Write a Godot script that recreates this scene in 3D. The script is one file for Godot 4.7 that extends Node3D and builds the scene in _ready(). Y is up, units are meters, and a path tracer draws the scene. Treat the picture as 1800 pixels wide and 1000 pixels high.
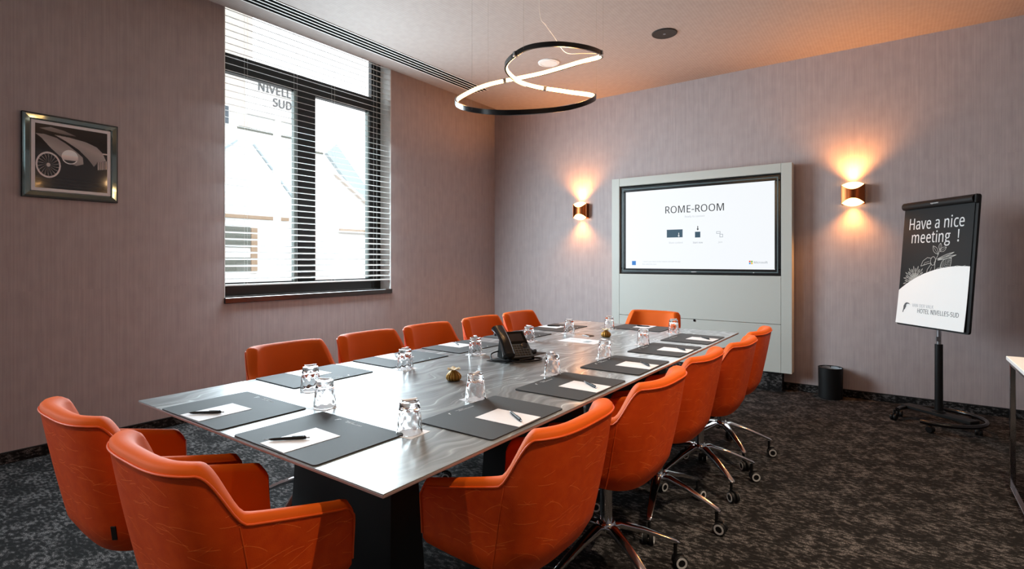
extends Node3D

# ---------------------------------------------------------------- geometry helper
class Geo:
	var v := PackedVector3Array()
	var uvf: Callable
	func tri(a: Vector3, b: Vector3, c: Vector3) -> void:
		v.append(a); v.append(b); v.append(c)
	func quad(a: Vector3, b: Vector3, c: Vector3, d: Vector3) -> void:
		tri(a, b, c); tri(a, c, d)
	# convex polygon wound so that it faces away from mid
	func face_out(p: Array, mid: Vector3) -> void:
		var n: Vector3 = (p[2] - p[0]).cross(p[1] - p[0])
		var m := Vector3.ZERO
		for q in p: m += q
		m /= p.size()
		if n.dot(m - mid) < 0.0: p.reverse()
		for i in range(1, p.size() - 1): tri(p[0], p[i], p[i + 1])
	# box given by its two corners, with chamfered edges
	func box(lo: Vector3, hi: Vector3, ch := 0.0) -> void:
		xbox(Transform3D(Basis(), (lo + hi) / 2), hi - lo, ch)
	func xbox(xf: Transform3D, size: Vector3, ch := 0.0) -> void:
		var h := size / 2
		var mid := xf.origin
		if ch <= 0.0:
			for k in 3:
				for s in [-1.0, 1.0]:
					var p := []
					for q in [[-1, -1], [1, -1], [1, 1], [-1, 1]]:
						var c := Vector3()
						c[k] = s * h[k]; c[(k + 1) % 3] = q[0] * h[(k + 1) % 3]; c[(k + 2) % 3] = q[1] * h[(k + 2) % 3]
						p.append(xf * c)
					face_out(p, mid)
			return
		var g := func(sx: float, sy: float, sz: float, k: int) -> Vector3:
			var s := Vector3(sx, sy, sz)
			var c := Vector3(sx * (h.x - ch), sy * (h.y - ch), sz * (h.z - ch))
			c[k] = s[k] * h[k]
			return xf * c
		var sg := [-1.0, 1.0]
		for k in 3:
			for s in sg:
				var p := []
				for q in [[-1.0, -1.0], [1.0, -1.0], [1.0, 1.0], [-1.0, 1.0]]:
					var c := Vector3()
					c[k] = s; c[(k + 1) % 3] = q[0]; c[(k + 2) % 3] = q[1]
					p.append(g.call(c.x, c.y, c.z, k))
				face_out(p, mid)
			for a in sg:
				for b in sg:
					var c := Vector3()
					c[k] = 1.0; c[(k + 1) % 3] = a; c[(k + 2) % 3] = b
					var d := c
					d[k] = -1.0
					face_out([g.call(c.x, c.y, c.z, (k + 1) % 3), g.call(d.x, d.y, d.z, (k + 1) % 3), g.call(d.x, d.y, d.z, (k + 2) % 3), g.call(c.x, c.y, c.z, (k + 2) % 3)], mid)
		for a in sg:
			for b in sg:
				for c in sg:
					face_out([g.call(a, b, c, 0), g.call(a, b, c, 1), g.call(a, b, c, 2)], mid)
	# rows of points; the surface faces up the right-hand way unless flipped
	func grid(rows: Array, flip := false, close_i := false, close_j := false) -> void:
		var ni := rows.size()
		var nj: int = rows[0].size()
		for i in (ni if close_i else ni - 1):
			for j in (nj if close_j else nj - 1):
				var a: Vector3 = rows[i][j]
				var b: Vector3 = rows[(i + 1) % ni][j]
				var c: Vector3 = rows[(i + 1) % ni][(j + 1) % nj]
				var d: Vector3 = rows[i][(j + 1) % nj]
				if flip: quad(a, d, c, b)
				else: quad(a, b, c, d)
	# profile of (radius, height), from the bottom up, turned round y
	func lathe(profile: Array, n: int, xf := Transform3D()) -> void:
		var rows := []
		for p in profile:
			var r := []
			for k in n:
				var t := TAU * k / n
				r.append(xf * Vector3(p.x * cos(t), p.y, p.x * sin(t)))
			rows.append(r)
		grid(rows, true, false, true)
	func tube(path: Array, r: float, n := 8, closed := false, caps := true) -> void:
		var m := path.size()
		var rows := []
		var up := Vector3.UP
		for i in m:
			var a: Vector3 = path[(i - 1 + m) % m] if closed or i > 0 else path[i]
			var b: Vector3 = path[(i + 1) % m] if closed or i < m - 1 else path[i]
			var t := (b - a).normalized()
			if i == 0 and absf(t.y) > 0.8: up = Vector3.RIGHT
			var x := t.cross(up).normalized()
			up = x.cross(t).normalized()
			var row := []
			for k in n:
				var w := TAU * k / n
				row.append(path[i] + (x * cos(w) + up * sin(w)) * r)
			rows.append(row)
		grid(rows, false, closed, true)
		if caps and not closed:
			var c0: Array = rows[0].duplicate()
			face_out(c0, path[1])
			var c1: Array = rows[m - 1].duplicate()
			face_out(c1, path[m - 2])
	# outline in the xz plane (or xy with the transform) pulled from y0 to y1
	func prism(poly: PackedVector2Array, y0: float, y1: float, xf := Transform3D()) -> void:
		var ids := Geometry2D.triangulate_polygon(poly)
		for i in range(0, ids.size(), 3):
			var a := poly[ids[i]]; var b := poly[ids[i + 1]]; var c := poly[ids[i + 2]]
			var ccw := (b - a).cross(c - a) > 0.0
			var top := [xf * Vector3(a.x, y1, a.y), xf * Vector3(b.x, y1, b.y), xf * Vector3(c.x, y1, c.y)]
			var low := [xf * Vector3(a.x, y0, a.y), xf * Vector3(c.x, y0, c.y), xf * Vector3(b.x, y0, b.y)]
			if not ccw: top.reverse(); low.reverse()
			tri(top[0], top[1], top[2]); tri(low[0], low[1], low[2])
		var cw := Geometry2D.is_polygon_clockwise(poly)
		for i in poly.size():
			var a := poly[i]; var b := poly[(i + 1) % poly.size()]
			var q := [xf * Vector3(a.x, y0, a.y), xf * Vector3(a.x, y1, a.y), xf * Vector3(b.x, y1, b.y), xf * Vector3(b.x, y0, b.y)]
			if cw: q.reverse()
			q.reverse()
			quad(q[0], q[1], q[2], q[3])
	func mesh(angle := 40.0) -> ArrayMesh:
		var n := v.size() / 3
		var fn := PackedVector3Array(); fn.resize(n)
		var un := PackedVector3Array(); un.resize(n)
		var at := {}
		var keys := []
		keys.resize(v.size())
		for i in n:
			var a := v[i * 3]
			var f := (v[i * 3 + 2] - a).cross(v[i * 3 + 1] - a)
			fn[i] = f
			un[i] = f.normalized()
			for k in 3:
				var q := Vector3i((v[i * 3 + k] * 40000.0).round())
				keys[i * 3 + k] = q
				if at.has(q): at[q].append(i)
				else: at[q] = [i]
		var lim := cos(deg_to_rad(angle))
		var nor := PackedVector3Array(); nor.resize(v.size())
		for i in v.size():
			var u := un[i / 3]
			var s := Vector3.ZERO
			for j in at[keys[i]]:
				if un[j].dot(u) >= lim: s += fn[j]
			nor[i] = s.normalized() if s.length_squared() > 0.0 else u
		var arr := []
		arr.resize(Mesh.ARRAY_MAX)
		arr[Mesh.ARRAY_VERTEX] = v
		arr[Mesh.ARRAY_NORMAL] = nor
		if uvf.is_valid():
			var uv := PackedVector2Array(); uv.resize(v.size())
			for i in v.size(): uv[i] = uvf.call(v[i])
			arr[Mesh.ARRAY_TEX_UV] = uv
		var m := ArrayMesh.new()
		m.add_surface_from_arrays(Mesh.PRIMITIVE_TRIANGLES, arr)
		return m

# ---------------------------------------------------------------- scene helpers
var M := {}
var used := {}
var rng := RandomNumberGenerator.new()

func numbered(called: String) -> String:
	var k: int = used.get(called, 0)
	used[called] = k + 1
	return called if k == 0 else "%s_%03d" % [called, k]

func tag(o: Node, label: String, category: String, group := "", kind := "") -> Node:
	if label: o.set_meta("label", label)
	if category: o.set_meta("category", category)
	if group: o.set_meta("group", group)
	if kind: o.set_meta("kind", kind)
	return o

func part(called: String, m: Mesh, material: Material, parent: Node, xf := Transform3D()) -> MeshInstance3D:
	var o := MeshInstance3D.new()
	o.name = called if parent != self else numbered(called)
	o.mesh = m
	o.material_override = null
	for s in m.get_surface_count(): o.set_surface_override_material(s, material)
	o.transform = xf
	o.cast_shadow = GeometryInstance3D.SHADOW_CASTING_SETTING_ON
	parent.add_child(o, true)
	return o

func thing(called: String, label: String, category: String, xf := Transform3D(), group := "") -> Node3D:
	var o := Node3D.new()
	o.name = numbered(called)
	o.transform = xf
	add_child(o)
	tag(o, label, category, group)
	return o

func struct(called: String, m: Mesh, material: Material, parent: Node = self) -> MeshInstance3D:
	var o := part(called, m, material, parent)
	if parent == self: o.set_meta("kind", "structure")
	return o

func copy(src: Node3D, called: String, label: String, xf: Transform3D) -> Node3D:
	var o: Node3D = src.duplicate()
	o.name = numbered(called)
	add_child(o)
	o.transform = xf
	o.set_meta("label", label)
	return o

func bx(lo: Vector3, hi: Vector3, ch := 0.0) -> ArrayMesh:
	var g := Geo.new()
	g.box(lo, hi, ch)
	return g.mesh(20)

func rot(deg: float, at := Vector3.ZERO) -> Transform3D:
	return Transform3D(Basis(Vector3.UP, deg_to_rad(deg)), at)

func text(t: String, cap: float, depth := 0.0006) -> TextMesh:
	var f := SystemFont.new()
	f.font_names = PackedStringArray(["Droid Sans"])
	var m := TextMesh.new()
	m.text = t
	m.font = f
	m.font_size = 64
	m.pixel_size = cap / (0.714 * 64)
	m.depth = depth
	m.curve_step = 1.5
	return m

func rounded(w: float, d: float, r: float, n := 5) -> PackedVector2Array:
	var p := PackedVector2Array()
	for c in [[1, 1, 0], [-1, 1, 90], [-1, -1, 180], [1, -1, 270]]:
		for k in n + 1:
			var a := deg_to_rad(c[2] + 90.0 * k / n)
			p.append(Vector2(c[0] * (w / 2 - r) + r * cos(a), c[1] * (d / 2 - r) + r * sin(a)))
	return p

func spline(pts: Array, steps: int, closed: bool) -> Array:
	var out := []
	var n := pts.size()
	for i in (n if closed else n - 1):
		var p0: Vector3 = pts[(i - 1 + n) % n] if closed or i > 0 else pts[i]
		var p1: Vector3 = pts[i]
		var p2: Vector3 = pts[(i + 1) % n]
		var p3: Vector3 = pts[(i + 2) % n] if closed or i < n - 2 else p2
		for k in steps:
			var t := float(k) / steps
			out.append(0.5 * (2.0 * p1 + (p2 - p0) * t + (2.0 * p0 - 5.0 * p1 + 4.0 * p2 - p3) * t * t + (3.0 * p1 - p0 - 3.0 * p2 + p3) * t * t * t))
	if not closed: out.append(pts[n - 1])
	return out

# ---------------------------------------------------------------- materials
func mat(called: String, c: Color, rough: float, metal := 0.0) -> StandardMaterial3D:
	var m := StandardMaterial3D.new()
	m.resource_name = called
	m.albedo_color = c
	m.roughness = rough
	m.metallic = metal
	M[called] = m
	return m

func glow(called: String, c: Color, energy: float, base := Color(0.9, 0.9, 0.9)) -> StandardMaterial3D:
	var m := mat(called, base, 0.5)
	m.emission_enabled = true
	m.emission = c
	m.emission_energy_multiplier = energy
	return m

func noise_bytes(size: int, freq: float, sd: int, oct := 3, kind := FastNoiseLite.TYPE_SIMPLEX_SMOOTH) -> PackedByteArray:
	var n := FastNoiseLite.new()
	n.noise_type = kind
	n.frequency = freq
	n.seed = sd
	n.fractal_octaves = oct
	var im := n.get_seamless_image(size, size, false, false, 0.15)
	im.convert(Image.FORMAT_L8)
	return im.get_data()

func tex(w: int, h: int, data: PackedByteArray) -> ImageTexture:
	return ImageTexture.create_from_image(Image.create_from_data(w, h, false, Image.FORMAT_RGB8, data))

func put3(d: PackedByteArray, i: int, c: Color) -> void:
	d[i * 3] = int(clampf(c.r, 0, 1) * 255.0)
	d[i * 3 + 1] = int(clampf(c.g, 0, 1) * 255.0)
	d[i * 3 + 2] = int(clampf(c.b, 0, 1) * 255.0)

func world_tri(m: StandardMaterial3D, metres: float, in_world := true) -> void:
	m.uv1_triplanar = true
	m.uv1_world_triplanar = in_world
	m.uv1_scale = Vector3.ONE / metres
	m.uv1_triplanar_sharpness = 4.0

func make_wallpaper() -> void:
	var S := 512
	var d := PackedByteArray(); d.resize(S * S * 3)
	var col := []
	var a := noise_bytes(S, 0.035, 11, 3)
	var b := noise_bytes(S, 0.16, 12, 2)
	var f := noise_bytes(S, 0.012, 13, 2)
	for x in S: col.append(rng.randf())
	for y in S:
		for x in S:
			# streaks run down: the noise is read along a stretched column
			var ys := (y / 22) % S
			var s: float = (b[ys * S + x] / 255.0 - 0.5) * 0.035 + (a[((y / 6) % S) * S + x] / 255.0 - 0.5) * 0.03 + (col[x] - 0.5) * 0.04 + (f[y * S + x] / 255.0 - 0.5) * 0.03
			put3(d, y * S + x, Color(0.685 + s, 0.634 + s, 0.632 + s))
	var m := mat("wallpaper", Color.WHITE, 0.62)
	m.albedo_texture = tex(S, S, d)
	world_tri(m, 1.1)

func make_carpet() -> void:
	var S := 1024
	var d := PackedByteArray(); d.resize(S * S * 3)
	var a := noise_bytes(S, 0.006, 21, 3)
	var b := noise_bytes(S, 0.022, 22, 4)
	var c := noise_bytes(S, 0.11, 23, 3)
	for y in S:
		for x in S:
			var i := y * S + x
			var j := ((y * 2) % S) * S + x      # squeezed across so that flecks lie along x
			var j3 := ((y * 3) % S) * S + x
			var p := a[i] / 255.0
			var q := b[j] / 255.0
			var r := c[j3] / 255.0
			var t := smoothstep(0.36, 0.78, q * 0.75 + p * 0.40 - 0.06) * smoothstep(0.26, 0.62, r)
			var k := 0.09 + 0.33 * t + (r - 0.5) * 0.08 + rng.randf() * 0.03
			put3(d, i, Color(k * 1.02, k * 0.98, k * 0.97))
	var m := mat("carpet", Color.WHITE, 0.95)
	m.albedo_texture = tex(S, S, d)
	m.metallic_specular = 0.2
	world_tri(m, 1.05)

func make_stone() -> void:
	var W := 1400
	var H := 576
	var d := PackedByteArray(); d.resize(W * H * 3)
	var n1 := FastNoiseLite.new(); n1.seed = 31; n1.frequency = 1.0; n1.fractal_octaves = 4
	var n2 := FastNoiseLite.new(); n2.seed = 32; n2.frequency = 1.0; n2.fractal_octaves = 2
	var n3 := FastNoiseLite.new(); n3.seed = 33; n3.frequency = 1.0; n3.fractal_octaves = 3
	for y in H:
		var x2 := 1.44 * y / H
		for x in W:
			var z2 := 3.5 * x / W
			var w := n2.get_noise_2d(z2 * 1.1, x2 * 1.6) * 0.16
			var w2 := n2.get_noise_2d(z2 * 3.4 + 9.0, x2 * 4.2) * 0.055
			var g := n1.get_noise_2d(z2 * 1.5 + w, (x2 + w * 0.55 + w2) * 16.0)
			var ve := n3.get_noise_2d(z2 * 0.9 + 4.0, (x2 + w * 0.6 + w2) * 7.0)
			var vein := pow(maxf(0.0, 1.0 - absf(ve) * 13.0), 2.0) * clampf(0.5 + 1.6 * n2.get_noise_2d(z2 * 1.3 + 20.0, x2 * 2.0), 0.0, 1.0)
			var k := 0.50 + g * 0.22 + vein * 0.38
			put3(d, y * W + x, Color(k * 0.965, k, k * 1.01))
	var m := mat("stone", Color.WHITE, 0.45)
	m.clearcoat_enabled = true
	m.clearcoat = 0.45
	m.clearcoat_roughness = 0.16
	m.albedo_texture = tex(W, H, d)
	m.metallic_specular = 0.5

func make_leather() -> void:
	var S := 512
	var d := PackedByteArray(); d.resize(S * S * 3)
	var h := PackedByteArray(); h.resize(S * S * 3)
	var a := noise_bytes(S, 0.02, 41, 3)
	var g := noise_bytes(S, 0.25, 42, 2)
	for i in S * S:
		var s := (a[i] / 255.0 - 0.5) * 0.06 + (g[i] / 255.0 - 0.5) * 0.02
		put3(d, i, Color(0.80 + s, 0.268 + s, 0.02 + s * 0.5))
		var e := 0.5 + (g[i] / 255.0 - 0.5) * 0.3
		put3(h, i, Color(e, e, e))
	for k in 95:
		var p := Vector2(rng.randf() * S, rng.randf() * S)
		var an := rng.randf_range(-0.35, 0.45)
		var bend := rng.randf_range(-0.012, 0.012)
		for s in rng.randi_range(28, 88):
			p += Vector2(cos(an), sin(an))
			an += bend
			var i := posmod(int(p.y), S) * S + posmod(int(p.x), S)
			put3(d, i, Color(0.95, 0.50, 0.26))
			put3(h, i, Color(0.95, 0.95, 0.95))
	var m := mat("leather", Color.WHITE, 0.5)
	m.metallic_specular = 0.4
	m.albedo_texture = tex(S, S, d)
	m.heightmap_enabled = true
	m.heightmap_texture = tex(S, S, h)
	m.heightmap_scale = 0.06
	world_tri(m, 0.5, false)

func make_ceiling() -> void:
	var S := 512
	var d := PackedByteArray(); d.resize(S * S * 3)
	var a := noise_bytes(S, 0.02, 51, 2)
	for y in S:
		for x in S:
			var w := 0.012 * sin(TAU * x * 32.0 / S) + 0.012 * sin(TAU * y * 48.0 / S) + (a[y * S + x] / 255.0 - 0.5) * 0.03
			put3(d, y * S + x, Color(0.64 + w, 0.59 + w, 0.565 + w))
	var m := mat("ceiling_paper", Color.WHITE, 0.75)
	m.albedo_texture = tex(S, S, d)
	world_tri(m, 0.8)

func make_materials() -> void:
	make_wallpaper(); make_carpet(); make_stone(); make_leather(); make_ceiling()
	var v := mat("velvet", Color(0.83, 0.345, 0.015), 0.7)
	v.metallic_specular = 0.35
	mat("piping", Color(0.84, 0.31, 0.03), 0.5)
	mat("chrome", Color(0.82, 0.82, 0.83), 0.12, 1.0)
	mat("steel", Color(0.62, 0.62, 0.63), 0.3, 1.0)
	mat("trim_grey", Color(0.36, 0.42, 0.43), 0.35)
	mat("rim_grey", Color(0.74, 0.74, 0.74), 0.4)
	mat("wire", Color(0.55, 0.54, 0.52), 0.6)
	mat("black", Color(0.055, 0.055, 0.058), 0.5).metallic_specular = 0.38
	mat("black_gloss", Color(0.05, 0.05, 0.055), 0.2)
	mat("black_matt", Color(0.028, 0.027, 0.028), 0.7)
	mat("frame_dark", Color(0.10, 0.11, 0.115), 0.4)
	mat("frame_edge", Color(0.55, 0.62, 0.61), 0.35)
	mat("stone_edge", Color(0.55, 0.45, 0.43), 0.4)
	mat("white", Color(0.9, 0.9, 0.89), 0.5)
	mat("blind_white", Color(0.92, 0.93, 0.92), 0.4)
	mat("paper", Color(0.93, 0.92, 0.93), 0.6)
	mat("pad", Color(0.165, 0.16, 0.16), 0.72).metallic_specular = 0.5
	mat("print_white", Color(0.85, 0.85, 0.85), 0.6)
	mat("print_grey", Color(0.32, 0.33, 0.34), 0.6)
	mat("print_pale", Color(0.72, 0.73, 0.74), 0.6)
	mat("panel", Color(0.76, 0.76, 0.73), 0.5)
	mat("gap", Color(0.12, 0.12, 0.11), 0.8)
	mat("copper", Color(0.55, 0.30, 0.17), 0.3, 1.0)
	mat("sill", Color(0.16, 0.10, 0.085), 0.15)
	mat("gold", Color(0.62, 0.46, 0.20), 0.38, 0.75)
	mat("cream", Color(0.97, 0.91, 0.77), 0.7)
	mat("mirror", Color(0.50, 0.55, 0.54), 0.05, 1.0)
	mat("render_white", Color(0.88, 0.87, 0.85), 0.9)
	mat("render_tan", Color(0.78, 0.73, 0.66), 0.9)
	mat("roof_grey", Color(0.64, 0.69, 0.71), 0.8)
	mat("wood_tan", Color(0.62, 0.52, 0.42), 0.8)
	mat("brick_pale", Color(0.84, 0.79, 0.75), 0.9)
	mat("tower_stone", Color(0.78, 0.735, 0.69), 0.9)
	mat("street", Color(0.5, 0.5, 0.5), 0.95)
	mat("far_glass", Color(0.16, 0.22, 0.27), 0.15)
	mat("far_grey", Color(0.36, 0.37, 0.33), 0.6)
	mat("screen_dark", Color(0.02, 0.02, 0.024), 0.12)
	var gl := mat("glass", Color(1, 1, 1, 0.0), 0.02)
	gl.refraction_enabled = true
	gl.refraction_scale = 0.05
	var pane := mat("pane", Color(0.95, 1, 1, 0.04), 0.0)
	pane.transparency = BaseMaterial3D.TRANSPARENCY_ALPHA
	glow("led", Color(1.0, 0.72, 0.42), 14.0)
	glow("lens", Color(1.0, 0.72, 0.38), 7.0)
	glow("display", Color(0.97, 0.985, 1.0), 0.80, Color(0.02, 0.02, 0.02))

# ---------------------------------------------------------------- main
const XL := -4.63       # window wall
const ZB := -6.0        # screen wall
const H := 3.317        # ceiling
const XE := -4.32       # where the ceiling stops short of the window wall

func _ready() -> void:
	rng.seed = 7
	# camera: level lens, shifted up a little
	var cam := Camera3D.new()
	cam.name = "camera"
	cam.projection = Camera3D.PROJECTION_FRUSTUM
	cam.near = 0.05
	cam.far = 200.0
	cam.size = cam.near * 1000.0 / 936.3
	cam.frustum_offset = Vector2(0, -41.5 / 936.3 * cam.near)
	cam.position = Vector3(0, 1.3, 0)
	cam.rotation.y = deg_to_rad(35.79)
	add_child(cam)
	cam.current = true
	# overcast daylight
	var we := WorldEnvironment.new()
	we.name = "surroundings"
	var env := Environment.new()
	env.background_mode = Environment.BG_SKY
	var sky := Sky.new()
	var sm := ProceduralSkyMaterial.new()
	sm.sky_top_color = Color(0.93, 0.97, 1.0)
	sm.sky_horizon_color = Color(0.98, 0.99, 1.0)
	sm.ground_bottom_color = Color(0.5, 0.5, 0.5)
	sm.ground_horizon_color = Color(0.8, 0.8, 0.8)
	sm.sun_angle_max = 0.0
	sm.energy_multiplier = 3.3
	sky.sky_material = sm
	env.sky = sky
	env.tonemap_mode = Environment.TONE_MAPPER_LINEAR
	env.tonemap_exposure = 1.2
	env.sdfgi_enabled = true
	env.ssao_enabled = true
	env.ssil_enabled = true
	we.environment = env
	add_child(we)
	# daylight let in by the two windows of the left wall
	for k in 6:
		area("daylight_window", Vector3(-4.555, 1.15 + 0.33 * k, -3.16), Vector3(1, -0.45, 0), Vector2(1.75, 0.28), 3.2, Color(0.88, 0.96, 1.0))
	area("daylight_window_behind", Vector3(-4.74, 1.9, 1.3), Vector3(1, -0.2, 0), Vector2(1.6, 1.7), 7.0, Color(0.88, 0.96, 1.0))

	make_materials()
	build_room()
	build_windows()
	build_outside()
	build_panel()
	build_table()
	build_chairs()
	build_places()
	build_table_extras()
	build_pendants()
	build_sconces()
	build_ceiling_things()
	build_picture()
	build_flipchart()
	build_bin_and_console()

func area(called: String, at: Vector3, to: Vector3, size: Vector2, energy: float, c: Color) -> void:
	var a := AreaLight3D.new()
	a.name = called
	a.area_size = size
	a.light_energy = energy
	a.light_color = c
	a.area_range = 30.0
	a.shadow_enabled = true
	add_child(a)
	a.look_at_from_position(at, at + to, Vector3.UP)

func omni(called: String, at: Vector3, energy: float, c: Color, size: float) -> void:
	var o := OmniLight3D.new()
	o.name = called
	o.position = at
	o.light_energy = energy
	o.light_color = c
	o.light_size = size
	o.omni_range = 20.0
	o.omni_attenuation = 2.0
	o.shadow_enabled = true
	add_child(o)

func spot(called: String, at: Vector3, to: Vector3, energy: float, c: Color, angle: float, soft: float, size: float) -> void:
	var s := SpotLight3D.new()
	s.name = called
	s.light_energy = energy
	s.light_color = c
	s.spot_angle = angle
	s.spot_angle_attenuation = soft
	s.light_size = size
	s.spot_range = 20.0
	s.spot_attenuation = 2.0
	s.shadow_enabled = true
	add_child(s)
	s.look_at_from_position(at, at + to, Vector3.RIGHT)

# ---------------------------------------------------------------- room
func build_room() -> void:
	struct("floor", bx(Vector3(-4.9, -0.2, -6.2), Vector3(3.4, 0.0, 3.2)), M.carpet)
	struct("ceiling", bx(Vector3(XE, H, -6.2), Vector3(3.4, 3.78, 3.2)), M.ceiling_paper)
	struct("trim_1", bx(Vector3(-4.9, 3.70, -6.2), Vector3(XE - 0.001, 3.78, 3.2)), M.ceiling_paper)
	struct("wall_back", bx(Vector3(-4.9, 0, -6.2), Vector3(3.4, 3.70, ZB)), M.wallpaper)
	struct("wall_right", bx(Vector3(3.2, 0, ZB), Vector3(3.4, H, 3.0)), M.wallpaper)
	struct("wall_front", bx(Vector3(-4.63, 0, 3.0), Vector3(3.4, 3.70, 3.2)), M.wallpaper)
	var g := Geo.new()
	var x0 := -4.9
	g.box(Vector3(x0, 0, ZB), Vector3(XL, 3.70, -4.085))
	g.box(Vector3(x0, 0, -4.085), Vector3(XL, 0.935, -2.24))
	g.box(Vector3(x0, 3.62, -4.085), Vector3(XL, 3.70, -2.24))
	g.box(Vector3(x0, 0, -2.24), Vector3(XL, 3.70, 0.38))
	g.box(Vector3(x0, 0, 0.38), Vector3(XL, 0.935, 2.22))
	g.box(Vector3(x0, 3.62, 0.38), Vector3(XL, 3.70, 2.22))
	g.box(Vector3(x0, 0, 2.22), Vector3(XL, 3.70, 3.2))
	struct("wall_left", g.mesh(10), M.wallpaper)
	# carpet-covered skirting with a dark top bead
	var bb := struct("baseboard_back", bx(Vector3(XL, 0, ZB), Vector3(3.2, 0.068, ZB + 0.012)), M.carpet)
	part("bead", bx(Vector3(XL, 0.068, ZB), Vector3(3.2, 0.075, ZB + 0.013)), M.black_matt, bb)
	var bl := struct("baseboard_left", bx(Vector3(XL, 0, ZB + 0.013), Vector3(XL + 0.012, 0.068, 3.0)), M.carpet)
	part("bead", bx(Vector3(XL, 0.068, ZB + 0.013), Vector3(XL + 0.013, 0.075, 3.0)), M.black_matt, bl)

func frame_box(n: Node, called: String, y0: float, y1: float, z0: float, z1: float, x0 := -4.86, x1 := -4.80, m := "frame_dark") -> void:
	part(called, bx(Vector3(x0, y0, minf(z0, z1)), Vector3(x1, y1, maxf(z0, z1)), 0.004), M[m], n)

func build_windows() -> void:
	for k in 2:
		var dz := 0.0 if k == 0 else 4.465
		var w := Node3D.new()
		w.name = "window_%d" % (k + 1)
		w.set_meta("kind", "structure")
		w.position = Vector3(0, 0, dz * (1.0 if k else 0.0))
		add_child(w)
		var za := -2.245
		var zb := -4.08
		frame_box(w, "frame_stile", 0.985, 3.62, za, -2.31)
		frame_box(w, "frame_stile", 0.985, 3.62, -3.95, zb)
		frame_box(w, "frame_rail", 0.985, 1.105, -2.31, -3.95)
		frame_box(w, "frame_rail", 3.57, 3.62, -2.31, -3.95)
		frame_box(w, "transom", 2.975, 3.14, -2.31, -3.95, -4.865, -4.79)
		frame_box(w, "mullion", 1.105, 2.975, -3.03, -3.225, -4.86, -4.785)
		for e in [[-2.995, -3.02], [-3.895, -3.912]]:
			frame_box(w, "sash_edge", 1.105, 2.975, e[0], e[1], -4.85, -4.795, "frame_edge")
		frame_box(w, "sash_stile", 1.105, 2.975, -3.93, -3.95, -4.86, -4.80)
		for p in [[1.105, 2.975, -2.31, -3.0], [1.105, 2.975, -3.23, -3.90], [3.14, 3.57, -2.31, -3.95]]:
			part("pane", bx(Vector3(-4.836, p[0], p[3]), Vector3(-4.830, p[1], p[2])), M.pane, w)
		# white plastered reveals and the dark sill board
		var g := Geo.new()
		g.box(Vector3(-4.80, 0.985, zb - 0.004), Vector3(XL + 0.001, 3.62, zb + 0.004))
		g.box(Vector3(-4.80, 0.985, za - 0.003), Vector3(XL + 0.001, 3.62, za + 0.004))
		g.box(Vector3(-4.80, 3.612, zb), Vector3(XL + 0.001, 3.62, za))
		part("reveal", g.mesh(10), M.white, w)
		part("sill", bx(Vector3(-4.80, 0.937, zb - 0.006), Vector3(XL + 0.022, 0.985, za + 0.006), 0.003), M.sill, w)
	# venetian blind in the window that is seen
	var b := thing("venetian_blind", "white venetian blind with open slats hanging in the tall window", "blind", Transform3D(Basis(), Vector3(-4.66, 1.09, -3.163)))
	var s := Geo.new()
	var rows := []
	for i in 5:
		var t := -1.0 + 0.5 * i
		rows.append([Vector3(0.025 * t, 0.0035 * (1.0 - t * t) + 0.0016 * t, -0.908), Vector3(0.025 * t, 0.0035 * (1.0 - t * t) + 0.0016 * t, 0.908)])
	s.grid(rows, true)
	var low := []
	for i in 5:
		low.append([rows[i][0] - Vector3(0, 0.0012, 0), rows[i][1] - Vector3(0, 0.0012, 0)])
	s.grid(low, false)
	s.quad(rows[0][0], rows[0][1], low[0][1], low[0][0])
	s.quad(rows[4][1], rows[4][0], low[4][0], low[4][1])
	var sl := s.mesh(30)
	for k in 41:
		part("slat", sl, M.blind_white, b, Transform3D(Basis(Vector3.BACK, deg_to_rad(-21)), Vector3(0, 0.052 + 0.058 * k, 0)))
	part("bottom_rail", bx(Vector3(-0.026, -0.008, -0.908), Vector3(0.026, 0.008, 0.908), 0.003), M.blind_white, b)
	part("head_rail", bx(Vector3(-0.028, 2.415, -0.91), Vector3(0.028, 2.458, 0.91), 0.003), M.blind_white, b)
	for z in [-0.72, -0.18, 0.24, 0.72]:
		var lc := Geo.new()
		for x in [-0.0262, 0.0262]:
			lc.tube([Vector3(x, 0.0, z), Vector3(x, 2.42, z)], 0.0009, 5)
		part("ladder_cord", lc.mesh(60), M.blind_white, b)

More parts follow.
